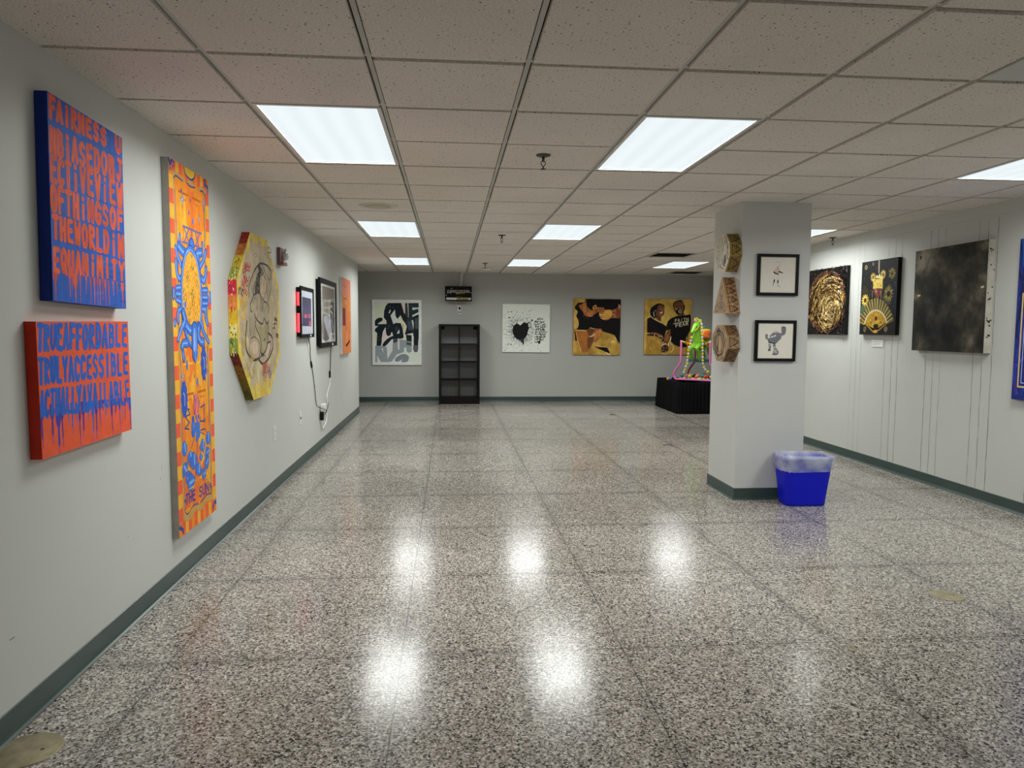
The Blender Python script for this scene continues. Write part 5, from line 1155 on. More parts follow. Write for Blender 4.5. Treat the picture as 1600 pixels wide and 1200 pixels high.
# lower octagon
ol = [(.11, .003), (.245, 0), (.351, .112), (.334, .214), (.248, .299), (.10, .298), (.0, .216), (.011, .115)]
a = Art(.351, .299, .10, None, 1.45, (146, 122, 92), edges=[(100, 80, 54), (112, 86, 58), (126, 98, 66), (106, 76, 48), (86, 60, 38), (120, 92, 60), (120, 92, 60), (120, 92, 60)], outline=ol)
for e in (1, 2, 3, 4): side_marks(a, ol[e], ol[(e+1) % 8], TRI)
for i_, (rx, ry, c) in enumerate(((.30, .36, (44, 38, 34)), (.26, .31, (150, 128, 98)), (.22, .27, (60, 52, 46)), (.18, .23, (146, 122, 92)))): a.poly([(.47+rx*math.cos(t*.45)*(1+random.uniform(-.08, .08)), .5+ry*math.sin(t*.45)*(1+random.uniform(-.08, .08))) for t in range(14)], c, 2)
a.poly([(.32, .35), (.40, .6), (.45, .72), (.40, .45), (.42, .25)], (48, 42, 40), 3); a.poly([(.46, .7), (.54, .5), (.56, .3), (.5, .25), (.48, .45)], (170, 140, 96), 3)
for k in range(34):
    t = random.uniform(0, 6.28); r = random.uniform(.38, .46); x, y = .5+r*math.cos(t), .5+r*math.sin(t); a.line([(x, y), (x-.06*math.sin(t)+random.uniform(-.03, .03), y+.06*math.cos(t))], .006, random.choice([IN, (70, 60, 54)]), up=(k % 6 == 0))
for p in ([(.3, .8), (.42, .92), (.55, .82)], [(.7, .75), (.8, .6), (.85, .4)], [(.72, .3), (.62, .15)], [(.2, .7), (.1, .5), (.2, .28)]): a.line(p, .008, IN, 4)
tag(hang(a.build('carved_block', 'wood_art'), 'right', 5.795, 1.277, .351, .299, .10, plane=PX0), 'brown octagonal wood block with dark rings, lowest of three on the pillar', 'wood art')

def small_frame(xc, zc, label, quad, fn):
    S = .342; w = .024
    t = thing('framed_print', label, 'framed picture'); hang(t, 'back', xc, zc, S, .331, .022, rot=-.004, plane=PY0)
    obj('frame', box_frame(S, .331, .022, w), 'black_frame', t, bevel=.001)
    a = Art(S-2*w, .331-2*w, .002, quad, 1.9, (182, 178, 168)); fn(a)
    o = a.build('print', 'print', t); o.location = (w, w, -.008)
    obj('glass', MB().box(w, w, -.0062, S-w, .331-w, -.0054), 'pane', t)
def draw_figure(a):                            # small sketch of a standing figure, plain head
    a.poly([(200, 170), (1030, 170), (1000, 600), (600, 560), (195, 600)], (186, 180, 170))
    a.poly([(540, 290), (600, 270), (655, 300), (660, 370), (610, 400), (555, 370)], (196, 190, 184), 3); a.line([(535, 330), (545, 300), (600, 275), (655, 300), (662, 360), (615, 398), (560, 370)], .0016, (110, 90, 90), 4)
    a.poly([(500, 510), (540, 450), (640, 450), (650, 520), (600, 580)], (168, 148, 138), 2)
    for p, w_ in (([(500, 530), (545, 562), (600, 575)], .010), ([(620, 520), (650, 525), (700, 548)], .009), ([(593, 415), (592, 445)], .006), ([(515, 720), (500, 775)], .010), ([(597, 735), (590, 790)], .010)): a.line(p, w_, (34, 18, 20), 3)
    a.line([(495, 780), (482, 860)], .006, (110, 96, 92)); a.line([(590, 790), (595, 860), (640, 890)], .004, (120, 104, 100)); a.line([(520, 600), (505, 710)], .002, (140, 130, 124)); a.line([(600, 600), (580, 720)], .002, (140, 130, 124)); a.line([(640, 590), (625, 720)], .002, (160, 150, 144))
def draw_bird(a):
    GY, GD_, GB = (98, 96, 100), (74, 70, 72), (90, 98, 104)
    a.poly([(450, 560), (520, 480), (570, 430), (640, 405), (700, 440), (760, 470), (750, 580), (700, 630), (640, 690), (560, 705), (450, 670)], GY, 3); a.poly([(440, 590), (560, 560), (700, 600), (640, 690), (560, 705), (450, 670)], GB, 2)
    a.poly([(570, 440), (620, 410), (680, 440)], (160, 150, 148), 3)
    a.poly([(740, 470), (760, 440), (755, 320), (790, 290), (850, 295), (868, 340), (862, 430), (830, 490), (770, 510)], GY, 3); a.poly([(750, 310), (790, 288), (850, 295), (840, 320)], GD_)
    a.poly([(375, 490), (410, 478), (438, 490), (432, 560), (450, 580), (430, 606), (395, 600), (378, 560)], (104, 98, 92), 3)
    a.poly([(455, 665), (500, 665), (510, 780), (500, 860), (490, 885), (425, 880), (455, 830)], GD_, 2); a.poly([(555, 700), (610, 700), (630, 800), (690, 900), (670, 970), (600, 990), (530, 970), (565, 900)], GY, 2)
    a.line([(450, 665), (520, 685), (560, 700), (630, 690)], .006, (30, 28, 30))
    for k in range(40): a.disc((random.uniform(460, 505), random.uniform(690, 850)), .0026, .0026, random.choice([(190, 190, 188), (40, 40, 42)]), seg=6, up=(k % 10 == 0))
    for k in range(60): y = random.uniform(760, 930); a.disc((random.uniform(562, 600+(y-700)*.28), y), .0030, .0030, random.choice([(196, 196, 194), (190, 190, 190), (46, 46, 50)]), seg=6, up=(k % 10 == 0))
    for k in range(26): x = random.uniform(450, 620); a.disc((x, 555-(x-450)*.28+random.uniform(-8, 20)), .0036, .0036, (202, 202, 200), seg=6, up=(k % 10 == 0))
small_frame(2.6195, 1.8297, 'upper of two square black frames on the pillar, sketch of a small standing figure', [(196, 160), (1028, 165), (992, 1030), (165, 1028)], draw_figure)
small_frame(2.617, 1.302, 'lower of two square black frames on the pillar, print of a grey long-necked bird', [(215, 210), (1048, 212), (1008, 1062), (180, 1062)], draw_bird)

# ------------------------------------------------------------------ right wall pictures
# gold swirl relief
GW, GH = .92, .752
a = Art(GW, GH, .035, [(1258.8, 424.6), (1323.8, 414.4), (1319.3, 523.0), (1255.2, 521.8)], 1.5, (20, 17, 16), edges=(16, 14, 14))
a.tr(1262, 405, 9.6)
cxm, cym = a.P((340, 760)); ox_, oy_ = a.P((285, 640))
def flake(x, y, ang, l, w_, col, z):
    c, s = math.cos(ang), math.sin(ang); n = len(a.v); tz = random.uniform(-.35, .35)*w_; t2 = random.uniform(-.2, .2)*l
    for u, v in ((-1, -.4), (0, -1), (1, -.3), (.9, .5), (0, 1), (-.9, .4)):
        X, Y = x+c*u*l/2-s*v*w_/2, y+s*u*l/2+c*v*w_/2
        a.v.append((min(max(X, -.006), GW+.006), min(max(Y, -.006), GH+.010), z+tz*v+t2*u*.5))
    a.face(tuple(range(n, n+6)), col)
for k in range(420):
    x, y = random.uniform(0, GW), random.uniform(0, GH+.008); flake(x, y, random.uniform(0, 6.28), random.uniform(.015, .05), random.uniform(.008, .02), random.choice([(24, 20, 20), (34, 28, 30), (16, 14, 14), (60, 56, 62)]), random.uniform(.003, .008))
for k in range(90): x, y = random.uniform(0, GW), random.uniform(0, GH); a.discL((x, y), .003, .003, (170, 165, 165), 6, up=(k % 20 == 0))
a.z = .006
for k in range(3600):
    t = random.uniform(0, 6.283); r = math.sqrt(random.uniform(.0, 1))
    x, y = ox_+r*.435*math.cos(t), oy_+r*.350*math.sin(t)
    dx, dy = x-cxm, y-cym; th = math.atan2(dy*1.2, dx); ang = th+math.pi/2+random.gauss(0, .16)
    rr = math.hypot(dx, dy*1.1)
    n_ = mnoise.noise(Vector((math.cos(th)*1.6, math.sin(th)*1.6, (rr+.03*th)*42)))*.9+random.gauss(0, .22)
    lit = n_+.35*math.exp(-(rr/.22)**2)-(.35 if r > .86 else 0)
    if lit < -.42: col = random.choice([(20, 16, 14), (30, 22, 16)])
    elif lit < -.12: col = random.choice([(72, 52, 28), (92, 66, 36), (84, 56, 40)])
    elif lit < .15: col = random.choice([(134, 104, 50), (150, 116, 60), (120, 88, 52)])
    elif lit < .45: col = random.choice([(188, 156, 86), (172, 140, 72), (200, 168, 96)])
    else: col = random.choice([(232, 214, 160), (222, 198, 132), (242, 232, 200)])
    if r > .88 and random.random() < .5: col = random.choice([(104, 66, 50), (126, 84, 66), (90, 60, 44)])
    flake(x, y, ang, random.uniform(.020, .048), random.uniform(.0045, .0090), col, .007+random.uniform(0, .010))
tag(hang(a.build('relief_painting', 'gold_leaf'), 'right', 8.01, 1.715, GW, GH, .035), 'black canvas with swirling gold relief flakes, half hidden by the pillar', 'painting')
# queen with fan
a = Art(.61, .748, .04, [(70, 121), (513, 60), (490, 1030), (32, 1022)], 1.5, (20, 19, 20), edges=(12, 12, 12))
a.tr()
a.poly([(75, 420), (130, 430), (170, 560), (130, 700), (50, 760)], (44, 34, 22), 2); a.poly([(330, 520), (405, 380), (450, 470), (440, 600), (400, 640), (330, 590)], (52, 52, 34), 3); a.poly([(430, 380), (500, 360), (490, 700), (440, 700)], (18, 22, 34), 2)
for k in range(170):
    x, y = random.uniform(90, 490), random.uniform(110, 520); a.disc((x, y), .0028, .0028, random.choice([(100, 104, 112), (60, 64, 80), (140, 134, 110), (40, 44, 60)]), seg=5, up=(k % 30 == 0))
def flower(c, r, col, mid, n=12):
    x, y = a.P(c)
    for k in range(n):
        t = 6.283*k/n; a.lineL([(x+r*.35*math.cos(t), y+r*.35*math.sin(t)), (x+r*math.cos(t), y+r*math.sin(t))], r*.26, random.choice(col), cap=False, up=(k == 0))
    a.discL((x, y), r*.4, r*.4, mid)
FY, FD = [(206, 178, 70), (180, 150, 52), (220, 196, 100)], [(110, 98, 50), (128, 114, 58), (90, 80, 42)]
a.poly([(268, 95), (288, 95), (285, 250), (268, 250)], (128, 116, 104)); a.line([(277, 100), (277, 240)], .006, (170, 160, 150))
flower((107, 585), .062, FY, (70, 44, 20)); flower((400, 505), .075, FD, (24, 22, 16)); flower((118, 180), .026, [(150, 140, 90)], (70, 60, 40), 9); flower((205, 140), .02, [(120, 114, 90)], (60, 56, 40), 8); flower((440, 255), .055, FD, (60, 54, 26)); flower((205, 300), .045, [(190, 170, 90), (160, 140, 70)], (110, 84, 30)); flower((328, 268), .045, [(190, 170, 90), (160, 140, 70)], (110, 84, 30))
a.poly([(235, 310), (250, 270), (270, 290), (282, 250), (298, 290), (315, 275), (325, 320)], (206, 192, 140)); a.poly([(205, 330), (325, 315), (325, 440), (205, 445)], (196, 170, 84))
for k in range(70): x, y = random.uniform(208, 322), random.uniform(325, 440); a.line([(x, y), (x+3, y+random.uniform(8, 20))], .006, random.choice([(150, 118, 46), (226, 206, 130), (120, 92, 36), (210, 186, 100)]), cap=False, up=(k % 8 == 0))
a.poly([(210, 445), (312, 436), (310, 480), (270, 560), (225, 515)], (96, 50, 44), 2); a.poly([(225, 455), (262, 450), (268, 490), (250, 505)], (150, 96, 84), 2); a.line([(258, 462), (295, 464)], .010, (60, 24, 24)); a.line([(255, 490), (282, 488)], .012, (70, 24, 28)); a.poly([(280, 470), (304, 465), (295, 500)], (128, 76, 66)); a.line([(195, 465), (196, 545)], .005, (150, 140, 110)); a.line([(308, 465), (306, 560)], .008, (140, 128, 90))
a.poly([(170, 590), (250, 555), (330, 570), (320, 640), (190, 640)], (40, 36, 30), 2)
c0 = (245, 960); nb = 34
for k in range(nb):
    t = math.pi*(.11+.80*k/(nb-1)); R1_, R0 = 400-18*abs(math.cos(t))*2, 245
    X = lambda r, tt: (c0[0]+r*math.cos(tt)*.62*(1.0 if math.cos(tt) < 0 else 1.02), c0[1]-r*math.sin(tt))
    d = .036
    a.poly([X(R0, t-d), X(R1_, t-d*.8), X(R1_+14, t), X(R1_, t+d*.8), X(R0, t+d)], [(96, 84, 40), (120, 108, 60), (74, 66, 36), (136, 122, 72)][k % 4], up=(k % 2 == 0)); a.line([X(R0, t), X(R1_, t)], .005, (168, 152, 96) if k % 2 else (60, 52, 30), cap=False)
pts = [(c0[0]+245*math.cos(math.pi*(.13+.76*k/30))*.60, c0[1]-245*math.sin(math.pi*(.13+.76*k/30))) for k in range(31)]
a.poly(pts+[(268, 975), (222, 975)], (150, 116, 34)); a.poly([(50, 790), (115, 870), (222, 985), (215, 1000), (110, 890), (48, 815)], (140, 106, 34)); a.poly([(405, 868), (268, 985), (272, 965), (385, 870)], (140, 106, 34))
for k in range(80): t = math.pi*random.uniform(.16, .86); r = random.uniform(60, 230); a.disc((c0[0]+r*math.cos(t)*.6, c0[1]-r*math.sin(t)), .006, .008, random.choice([(176, 140, 50), (120, 90, 26), (196, 164, 80), (96, 70, 20)]), seg=7, up=(k % 10 == 0))
for k in range(28): t = math.pi*(.13+.76*k/27); a.disc((c0[0]+250*math.cos(t)*.60, c0[1]-250*math.sin(t)), .007, .010, (208, 198, 168), seg=8, up=(k == 0))
flower((247, 815), .06, [(176, 140, 50), (150, 116, 40)], (60, 36, 14)); flower((183, 870), .03, [(150, 120, 46)], (90, 64, 20), 8); flower((310, 865), .03, [(150, 120, 46)], (90, 64, 20), 8)
a.poly([(218, 895), (270, 890), (272, 945), (222, 955)], (14, 13, 13), 2); a.poly([(215, 965), (268, 962), (262, 1000), (220, 1002)], (170, 132, 50))
for c in ((105, 950), (372, 950)): flower(c, .03, [(140, 132, 90), (110, 102, 66)], (60, 54, 36), 8); a.line([c, (c[0]+4, 1005)], .004, (100, 96, 70))
a.disc((80, 690), .04, .04, (60, 84, 62), wob=.2)
tag(hang(a.build('portrait_painting', 'paint'), 'right', 6.955, 1.719, .61, .748, .04), 'black portrait of a crowned figure behind a golden fan with sunflowers', 'painting')
t = thing('label_card', 'small white label card under the crowned figure portrait', 'label'); hang(t, 'right', 6.99, 1.258, .20, .072, .004)
obj('card', MB().box(0, 0, -.004, .20, .072, 0), 'white_plastic', t)
lm = MB()
for k, (y, x1) in enumerate(((.056, .17), (.048, .165), (.036, .14), (.028, .16), (.020, .10))): lm.box(.02, y-.0012, 0, x1, y+.0012, .0003)
obj('printed_lines', lm, mat('faint_grey_ink', (.5, .5, .5), .6), t)
# dark smoky canvas
a = Art(.905, .905, .06, [(118, 238), (541, 165), (532, 830), (107, 815)], 1.75, (36, 35, 32), edges=[(60, 56, 50), (146, 142, 132), (70, 66, 58), (40, 38, 34)])
a.tr()
SPOTS = [(.10, .93, .12, .55), (.04, .85, .10, .5), (.32, .95, .22, .5), (.12, .05, .12, .35), (.78, .14, .13, .35), (.93, .93, .12, .4), (.95, .55, .10, .2), (.30, .30, .14, .16), (.62, .52, .16, .14), (.02, .55, .08, .3)]
def smoke(u, v):
    f = .36+.95*(nz3(u, v, 3.2, 9.0)-.5)+.25*(nz3(u, v, 11.0, 3.0)-.5)
    for x, y, r, k in SPOTS: f += k*math.exp(-((u-x)**2+(v-y)**2)/(r*r))
    return blend([(17, 17, 16), (27, 27, 25), (40, 39, 34), (58, 54, 46), (88, 84, 74), (116, 110, 96)], f*.85)
a.field(110, 110, smoke)
for k in range(26):
    x, y = random.uniform(200, 510), random.uniform(220, 780); t0 = random.uniform(0, 6); r = random.uniform(10, 34); a.line([(x+r*math.cos(t0+q*.5), y+r*math.sin(t0+q*.5)) for q in range(random.choice((4, 6, 9)))], random.uniform(.003, .007), random.choice([(42, 41, 36), (46, 44, 37), (36, 35, 30)]), 3, cap=False)
a.poly([(130, 492), (148, 486), (152, 494), (138, 502)], (214, 176, 140)); a.poly([(500, 440), (518, 432), (524, 440), (510, 450)], (220, 204, 170)); a.disc((147, 275), .012, .02, (30, 28, 26))
side_marks(a, (.905, 0), (.905, .905), [([(t_, d_), (t_+random.uniform(.004, .02), d_+random.uniform(-.1, .1))], random.uniform(.006, .022), (24, 22, 20)) for t_, d_ in [(random.random()*.96, random.uniform(.12, .86)) for _ in range(20)]])
tag(hang(a.build('abstract_canvas', 'paint_soft'), 'right', 5.905, 1.664, .905, .905, .06, rot=.004), 'large square smoky black canvas with white chipped edge on the right wall', 'painting')
# blue picture at the frame edge
a = Art(.81, 1.212, .03, None, 1.6, (26, 38, 104), edges=(26, 30, 84))
for k in range(120):
    x, y = random.uniform(0, .8), random.uniform(0, 1.2); a.lineL([(x, y), (x+random.uniform(-.06, .06), y+random.uniform(.05, .25)), (x+random.uniform(-.1, .1), y+random.uniform(.2, .4))], random.uniform(.006, .03), random.choice([(30, 50, 130), (20, 26, 76), (50, 60, 150), (60, 40, 120), (26, 74, 140), (18, 20, 50)]), 4, cap=False, up=(k % 4 == 0))
for ins, w_, c in ((.056, .014, (176, 152, 104)), (.085, .005, (170, 176, 196))):
    for p in ([(ins, .10 if ins < .06 else .13), (ins, .80)], [(ins, .10 if ins < .06 else .13), (.81-ins, .10 if ins < .06 else .13)], [(.81-ins, .10 if ins < .06 else .13), (.81-ins, .80)]): a.lineL(p, w_, c)
a.lineL([(ins, .80), (.2, 1.02), (.405, 1.10), (.61, 1.02), (.81-ins, .80)], .012, (176, 152, 104), 6)
for k in range(14): a.discL((.40+.2*math.cos(k*.45), .6+.2*math.sin(k*.45)), .05, .05, random.choice([(60, 84, 170), (90, 60, 140), (40, 100, 160)]), wob=.2)
tag(hang(a.build('blue_painting', 'paint'), 'right', 4.765, 1.479, .81, 1.212, .03), 'deep blue painting with gold border lines, cut off by the right photo edge', 'painting')

# ------------------------------------------------------------------ blue wastebasket with liner
def rrect(w, d, r, n=7):
    out = []
    for cx, cyy, a0 in ((w/2-r, d/2-r, 0), (-w/2+r, d/2-r, 90), (-w/2+r, -d/2+r, 180), (w/2-r, -d/2+r, 270)):
        for i in range(n): t = math.radians(a0+90*i/(n-1)); out.append((cx+r*math.cos(t), cyy+r*math.sin(t)))
    return out
t = thing('wastebasket', 'blue plastic wastebasket standing against the grey pillar', 'wastebasket', (2.815, 5.497, 0))
rings = []
for z, w_, d_ in ((0, .318, .195), (.006, .326, .203), (.03, .329, .206), (.30, .386, .244), (.372, .402, .255), (.374, .412, .265), (.386, .412, .265), (.388, .404, .258), (.386, .394, .248), (.30, .378, .236), (.012, .318, .196)):
    rings.append([(x, y, z) for x, y in rrect(w_, d_, .055)])
obj('bucket', MB().rings(rings, 0), 'blue_bin', t)
random.seed(21)
base = rrect(1, 1, .2, 14); m_ = len(base)
def wob(i, k, amp): return amp*(math.sin(i*.9+k*1.7)+.6*math.sin(i*2.3+k*.9+1)+.4*math.sin(i*4.1+k*2.1))
lr = []
def ring(z, w_, d_, k, amp, zf=None):
    P = rrect(w_, d_, .058, 14); out = []
    for i, (x, y) in enumerate(P):
        l = math.hypot(x, y); e = wob(i, k, amp); out.append((x+x/l*e, y+y/l*e, z+(zf(x, y, i) if zf else 0)))
    return out
hem = lambda x, y, i: -.035*math.exp(-((x+.03)/.11)**2)*(1 if y < 0 else .6)+.004*math.sin(i*1.3)
lr.append(ring(.288, .408, .264, 0, .0022, hem)); lr.append(ring(.305, .414, .270, 1, .0028, lambda x, y, i: hem(x, y, i)*.7)); lr.append(ring(.328, .424, .278, 2, .0032, lambda x, y, i: hem(x, y, i)*.35+.003*math.sin(i*.7)))
lr.append(ring(.350, .428, .282, 3, .0030)); lr.append(ring(.372, .430, .284, 4, .0026)); lr.append(ring(.402, .424, .278, 5, .0022, lambda x, y, i: .004*math.sin(i*.55)+(.012 if (x < -.14 and y < 0) else 0)))
lr.append(ring(.404, .392, .246, 6, .0014, lambda x, y, i: .004*math.sin(i*.55))); lr.append(ring(.36, .366, .224, 7, .0022)); lr.append(ring(.25, .350, .212, 8, .003)); lr.append(ring(.10, .318, .186, 9, .003)); lr.append(ring(.03, .29, .165, 10, .002))
lm = MB(); lm.rings(lr, 0, cap=False); k0 = len(lm.v)-m_
lm.f.append(tuple(range(k0, k0+m_))); lm.m.append(0); lm.k.append(False)
tag(obj('bin_liner', lm, 'liner', loc=(2.815, 5.497, 0)), 'crumpled translucent white liner folded over the rim of the blue wastebasket', 'bin liner')
random.seed(5)

# ------------------------------------------------------------------ table with black cloth
TX0, TX1, TY0, TY1, TZ = 3.73, 4.93, 11.50, 12.74, .512
t = thing('display_table', 'low display table completely covered by the black cloth behind the pillar', 'table', (TX0, TY0, 0))
tw, td = TX1-TX0, TY1-TY0
obj('tabletop', MB().box(.03, .03, TZ-.035, tw-.03, td-.03, TZ), 'table', t)
for x in (.08, tw-.08):
    for y in (.08, td-.08): obj('leg', MB().cyl((x, y, 0), (x, y, TZ-.035), .022), 'dark_metal', t)
def outline(g, z, fold, n=46):
    P = []; w_, d_ = tw+2*g, td+2*g; r = .03+g
    pts = rrect(w_, d_, r, 6); L_ = []
    for i in range(len(pts)):
        a_, b_ = pts[i], pts[(i+1) % len(pts)]; k = max(1, int(math.hypot(b_[0]-a_[0], b_[1]-a_[1])/.03))
        for q in range(k): L_.append((a_[0]+(b_[0]-a_[0])*q/k, a_[1]+(b_[1]-a_[1])*q/k))
    for i, (x, y) in enumerate(L_):
        l = math.hypot(x, y); e = fold*(math.sin(i*.55)+.6*math.sin(i*1.25+1)+.3*math.sin(i*2.1))
        P.append((TX0+tw/2+x+x/l*e, TY0+td/2+y+y/l*e, z))
    return P
N0 = len(outline(.006, 0, 0))
def samp(P, n=260):
    return [P[int(i*len(P)/n)] for i in range(n)]
cl = MB(); cl.rings([samp(outline(g, z, f)) for g, z, f in ((-.3, TZ+.003, 0), (-.01, TZ+.003, 0), (.004, TZ+.001, 0), (.008, TZ-.01, .0004), (.014, TZ-.12, .0012), (.022, TZ-.28, .0028), (.030, TZ-.42, .0042), (.034, .012, .005))], 0, cap=False)
k0 = 0; cl.f.append(tuple(range(260))); cl.m.append(0); cl.k.append(False)
tag(obj('tablecloth', cl, 'cloth'), 'black floor-length tablecloth under the green spring horse', 'tablecloth')

# ------------------------------------------------------------------ spring rocking horse
def Q(cx, cy_, Y):
    x = 4.2+(cx-710)/940; z = 1.565-(cy_-130)/940; k = Y/12.0
    return (x*k, Y, CAM_H+(z-CAM_H)*k)
ZT = TZ+.004
TH = math.radians(40)
DV, LV = Vector((math.sin(TH), math.cos(TH), 0)), Vector((math.cos(TH), -math.sin(TH), 0))   # back along the horse, and to its left
PL = Vector((3.916, 12.0, 0)); HC = PL+LV*.254                                                # foot of the left front post, middle of the front frame
def HP(s_, l, z): p = HC+DV*s_+LV*l; return (p.x, p.y, z)
t = thing('spring_horse', 'lime green toy horse on a pink tube frame, standing on the black tablecloth', 'toy horse', (HC.x, HC.y, ZT))
O = Vector((HC.x, HC.y, ZT))
def rel(p): return tuple(Vector(p)-O)
def sweep(mb, pts, rad, n=6):
    P = smooth_path([(*p, r) for p, r in zip(pts, rad)], n, False); mb.tube([rel(p[:3]) for p in P], [p[3] for p in P], 12)
    mb.ball(rel(P[0][:3]), P[0][3]); mb.ball(rel(P[-1][:3]), P[-1][3])
YC = 12.03                                       # depth of the chest
hb = MB()
chest = Q(700, 500, YC); 
hs = HC.y
def along(p, s_, z=None, l=0.0): q = Vector(p)+DV*s_+LV*l; return (q.x, q.y, q.z if z is None else z)
ch = Vector(chest)
sweep(hb, [along(ch, .06, ch.z-.02), along(ch, .16, ch.z-.05), along(ch, .34, ch.z-.05), along(ch, .50, ch.z-.01)], [.085, .098, .095, .095])
sweep(hb, [along(ch, .06, ch.z-.03), Q(700, 430, YC+.02), Q(697, 330, YC+.01), Q(695, 250, YC+.0)], [.098, .078, .060, .052])
sweep(hb, [Q(700, 225, YC+.01), Q(672, 245, YC-.04), Q(645, 290, YC-.075), Q(622, 338, YC-.10)], [.055, .050, .037, .031])
for pts in ([(660, 560, .05), (625, 590, -.05), (598, 618, -.09), (610, 690, -.06), (632, 775, -.01)], [(755, 555, .06), (730, 575, -.04), (705, 600, -.09), (722, 680, -.06), (745, 782, -.02)]):
    sweep(hb, [Q(x, y, YC+d) for x, y, d in pts], [.050, .042, .034, .029, .027])
for l in (-.07, .07):
    sweep(hb, [along(ch, .46, ch.z-.06, l), along(ch, .44, ch.z-.18, l), along(ch, .54, ch.z-.24, l), along(ch, .55, ch.z-.36, l)], [.062, .046, .032, .028])
for dx in (-24, 26): sweep(hb, [Q(700+dx, 185, YC), Q(700+dx*1.25, 150, YC), Q(700+dx*1.3, 128, YC-.01)], [.018, .014, .006])
ho = obj('body', hb, 'green', t)
rm = ho.modifiers.new('merge', 'REMESH'); rm.mode = 'VOXEL'; rm.voxel_size = .0075; rm.use_smooth_shade = True
sm = ho.modifiers.new('soft', 'SMOOTH'); sm.iterations = 4; sm.factor = .5
for x, d in ((640, -.075), (690, -.095)): obj('eye', MB().ball(rel(Q(x, 262, YC+d)), (.010, .006, .012)), 'black_plastic', t)
obj('muzzle', MB().ball(rel(Q(616, 345, YC-.125)), (.024, .012, .013)), 'green', t)
br = MB(); br.tube([rel(Q(x, y, YC+d)) for x, y, d in ((655, 330, -.125), (690, 300, -.115), (735, 240, -.06))], .006, 8); obj('bridle', br, 'yellow_p', t)
tl = MB(); sweep(tl, [along(ch, .58, ch.z+.04), along(ch, .66, ch.z+.02), along(ch, .69, ch.z-.08), along(ch, .69, ch.z-.2)], [.02, .03, .028, .010]); obj('tail', tl, 'yellow_p', t)
fm = MB()
for k in range(5): tt = k*1.2566; fm.ball(rel(Q(682+26*math.cos(tt), 138+17*math.sin(tt), YC-.055)), (.014, .008, .011))
obj('forehead_flower', fm, 'yellow_p', t); fb = MB(); fb.ball(rel(Q(664, 160, YC-.06)), (.024, .014, .015)); obj('forehead_bow', fb, 'pink', t)
hd = MB(); hd.cyl(rel(Q(700, 258, YC+.02)), rel(Q(830, 258, YC-.03)), .0105); obj('handle', hd, mat('light_blue_plastic', (.1, .5, .7), .35), t)
sp_ = along(ch, .30, ch.z+.08); sd = MB(); sd.ball(rel(sp_), (.115, .13, .05), 20, 10); sq = along(ch, .40, ch.z+.14); sd.ball(rel(sq), (.10, .06, .075), 16, 10)
so = obj('saddle', sd, 'orange_p', t); sy_ = MB(); sy_.ball(rel(along(ch, .41, ch.z+.195)), (.098, .05, .03), 16, 10); obj('saddle_trim', sy_, 'yellow_p', so)
# tube frame: a front and a rear U joined by floor rails
z1 = Q(445, 475, 12.0)[2]; z2 = Q(435, 820, 12.0)[2]; zb = ZT+.018
def uframe(s_):
    L_ = [(-.254, z1), (-.255, z2+.18), (-.258, z2), (-.272, z2-.035), (-.335, z2-.125), (-.372, zb+.10), (-.368, zb+.035), (-.33, zb), (-.25, zb)]
    return [HP(s_, l, z) for l, z in L_]+[HP(s_, -l, z) for l, z in reversed(L_)]
f1, f2 = uframe(0), uframe(.66)
obj('front_frame', MB().tube([rel(p) for p in smooth_path(f1, 4, False)], .0165, 10), 'pink', t)
obj('rear_frame', MB().tube([rel(p) for p in smooth_path(f2, 4, False)], .0165, 10), 'dark_red', t)
for k in (7, len(f1)-8): obj('side_rail', MB().tube([rel(f1[k]), rel(f2[k])], .013, 8), 'pink', t)
fbm = MB(); pA, pB = Vector(HP(.36, -.262, z2-.01)), Vector(HP(.36, .262, z2-.01)); e1 = DV*.012
fbm.rings([[rel(p-e1), rel(p+e1), rel(p+e1+Vector((0, 0, .055))), rel(p-e1+Vector((0, 0, .055)))] for p in (pA, pB)], smooth=False); obj('foot_board', fbm, 'teal', t)
for p, q in ((f1[0], along(ch, .10, ch.z-.08, -.085)), (f1[-1], along(ch, .10, ch.z-.08, .085)), (f2[0], along(ch, .48, ch.z-.06, -.09)), (f2[-1], along(ch, .48, ch.z-.06, .09))):
    p = Vector(p)+Vector((0, 0, -.012)); q = Vector(q); d = (q-p); a0 = d.normalized().orthogonal(); b0 = d.normalized().cross(a0)
    c_ = MB(); c_.tube([rel(p+d*(.30+.70*i/90)+(a0*math.cos(i*1.0)+b0*math.sin(i*1.0))*.012) for i in range(91)], .0035, 6)
    so = obj('spring', c_, 'dark_metal', t)
    sl = MB(); sl.cyl(rel(p), rel(p+d*.42), .012, .016); obj('sleeve', sl, 'yellow_p', so)
    cp = MB(); cp.cyl(rel(p+d*.42), rel(p+d*.60), .026, .026); obj('collar', cp, 'orange_p', so)

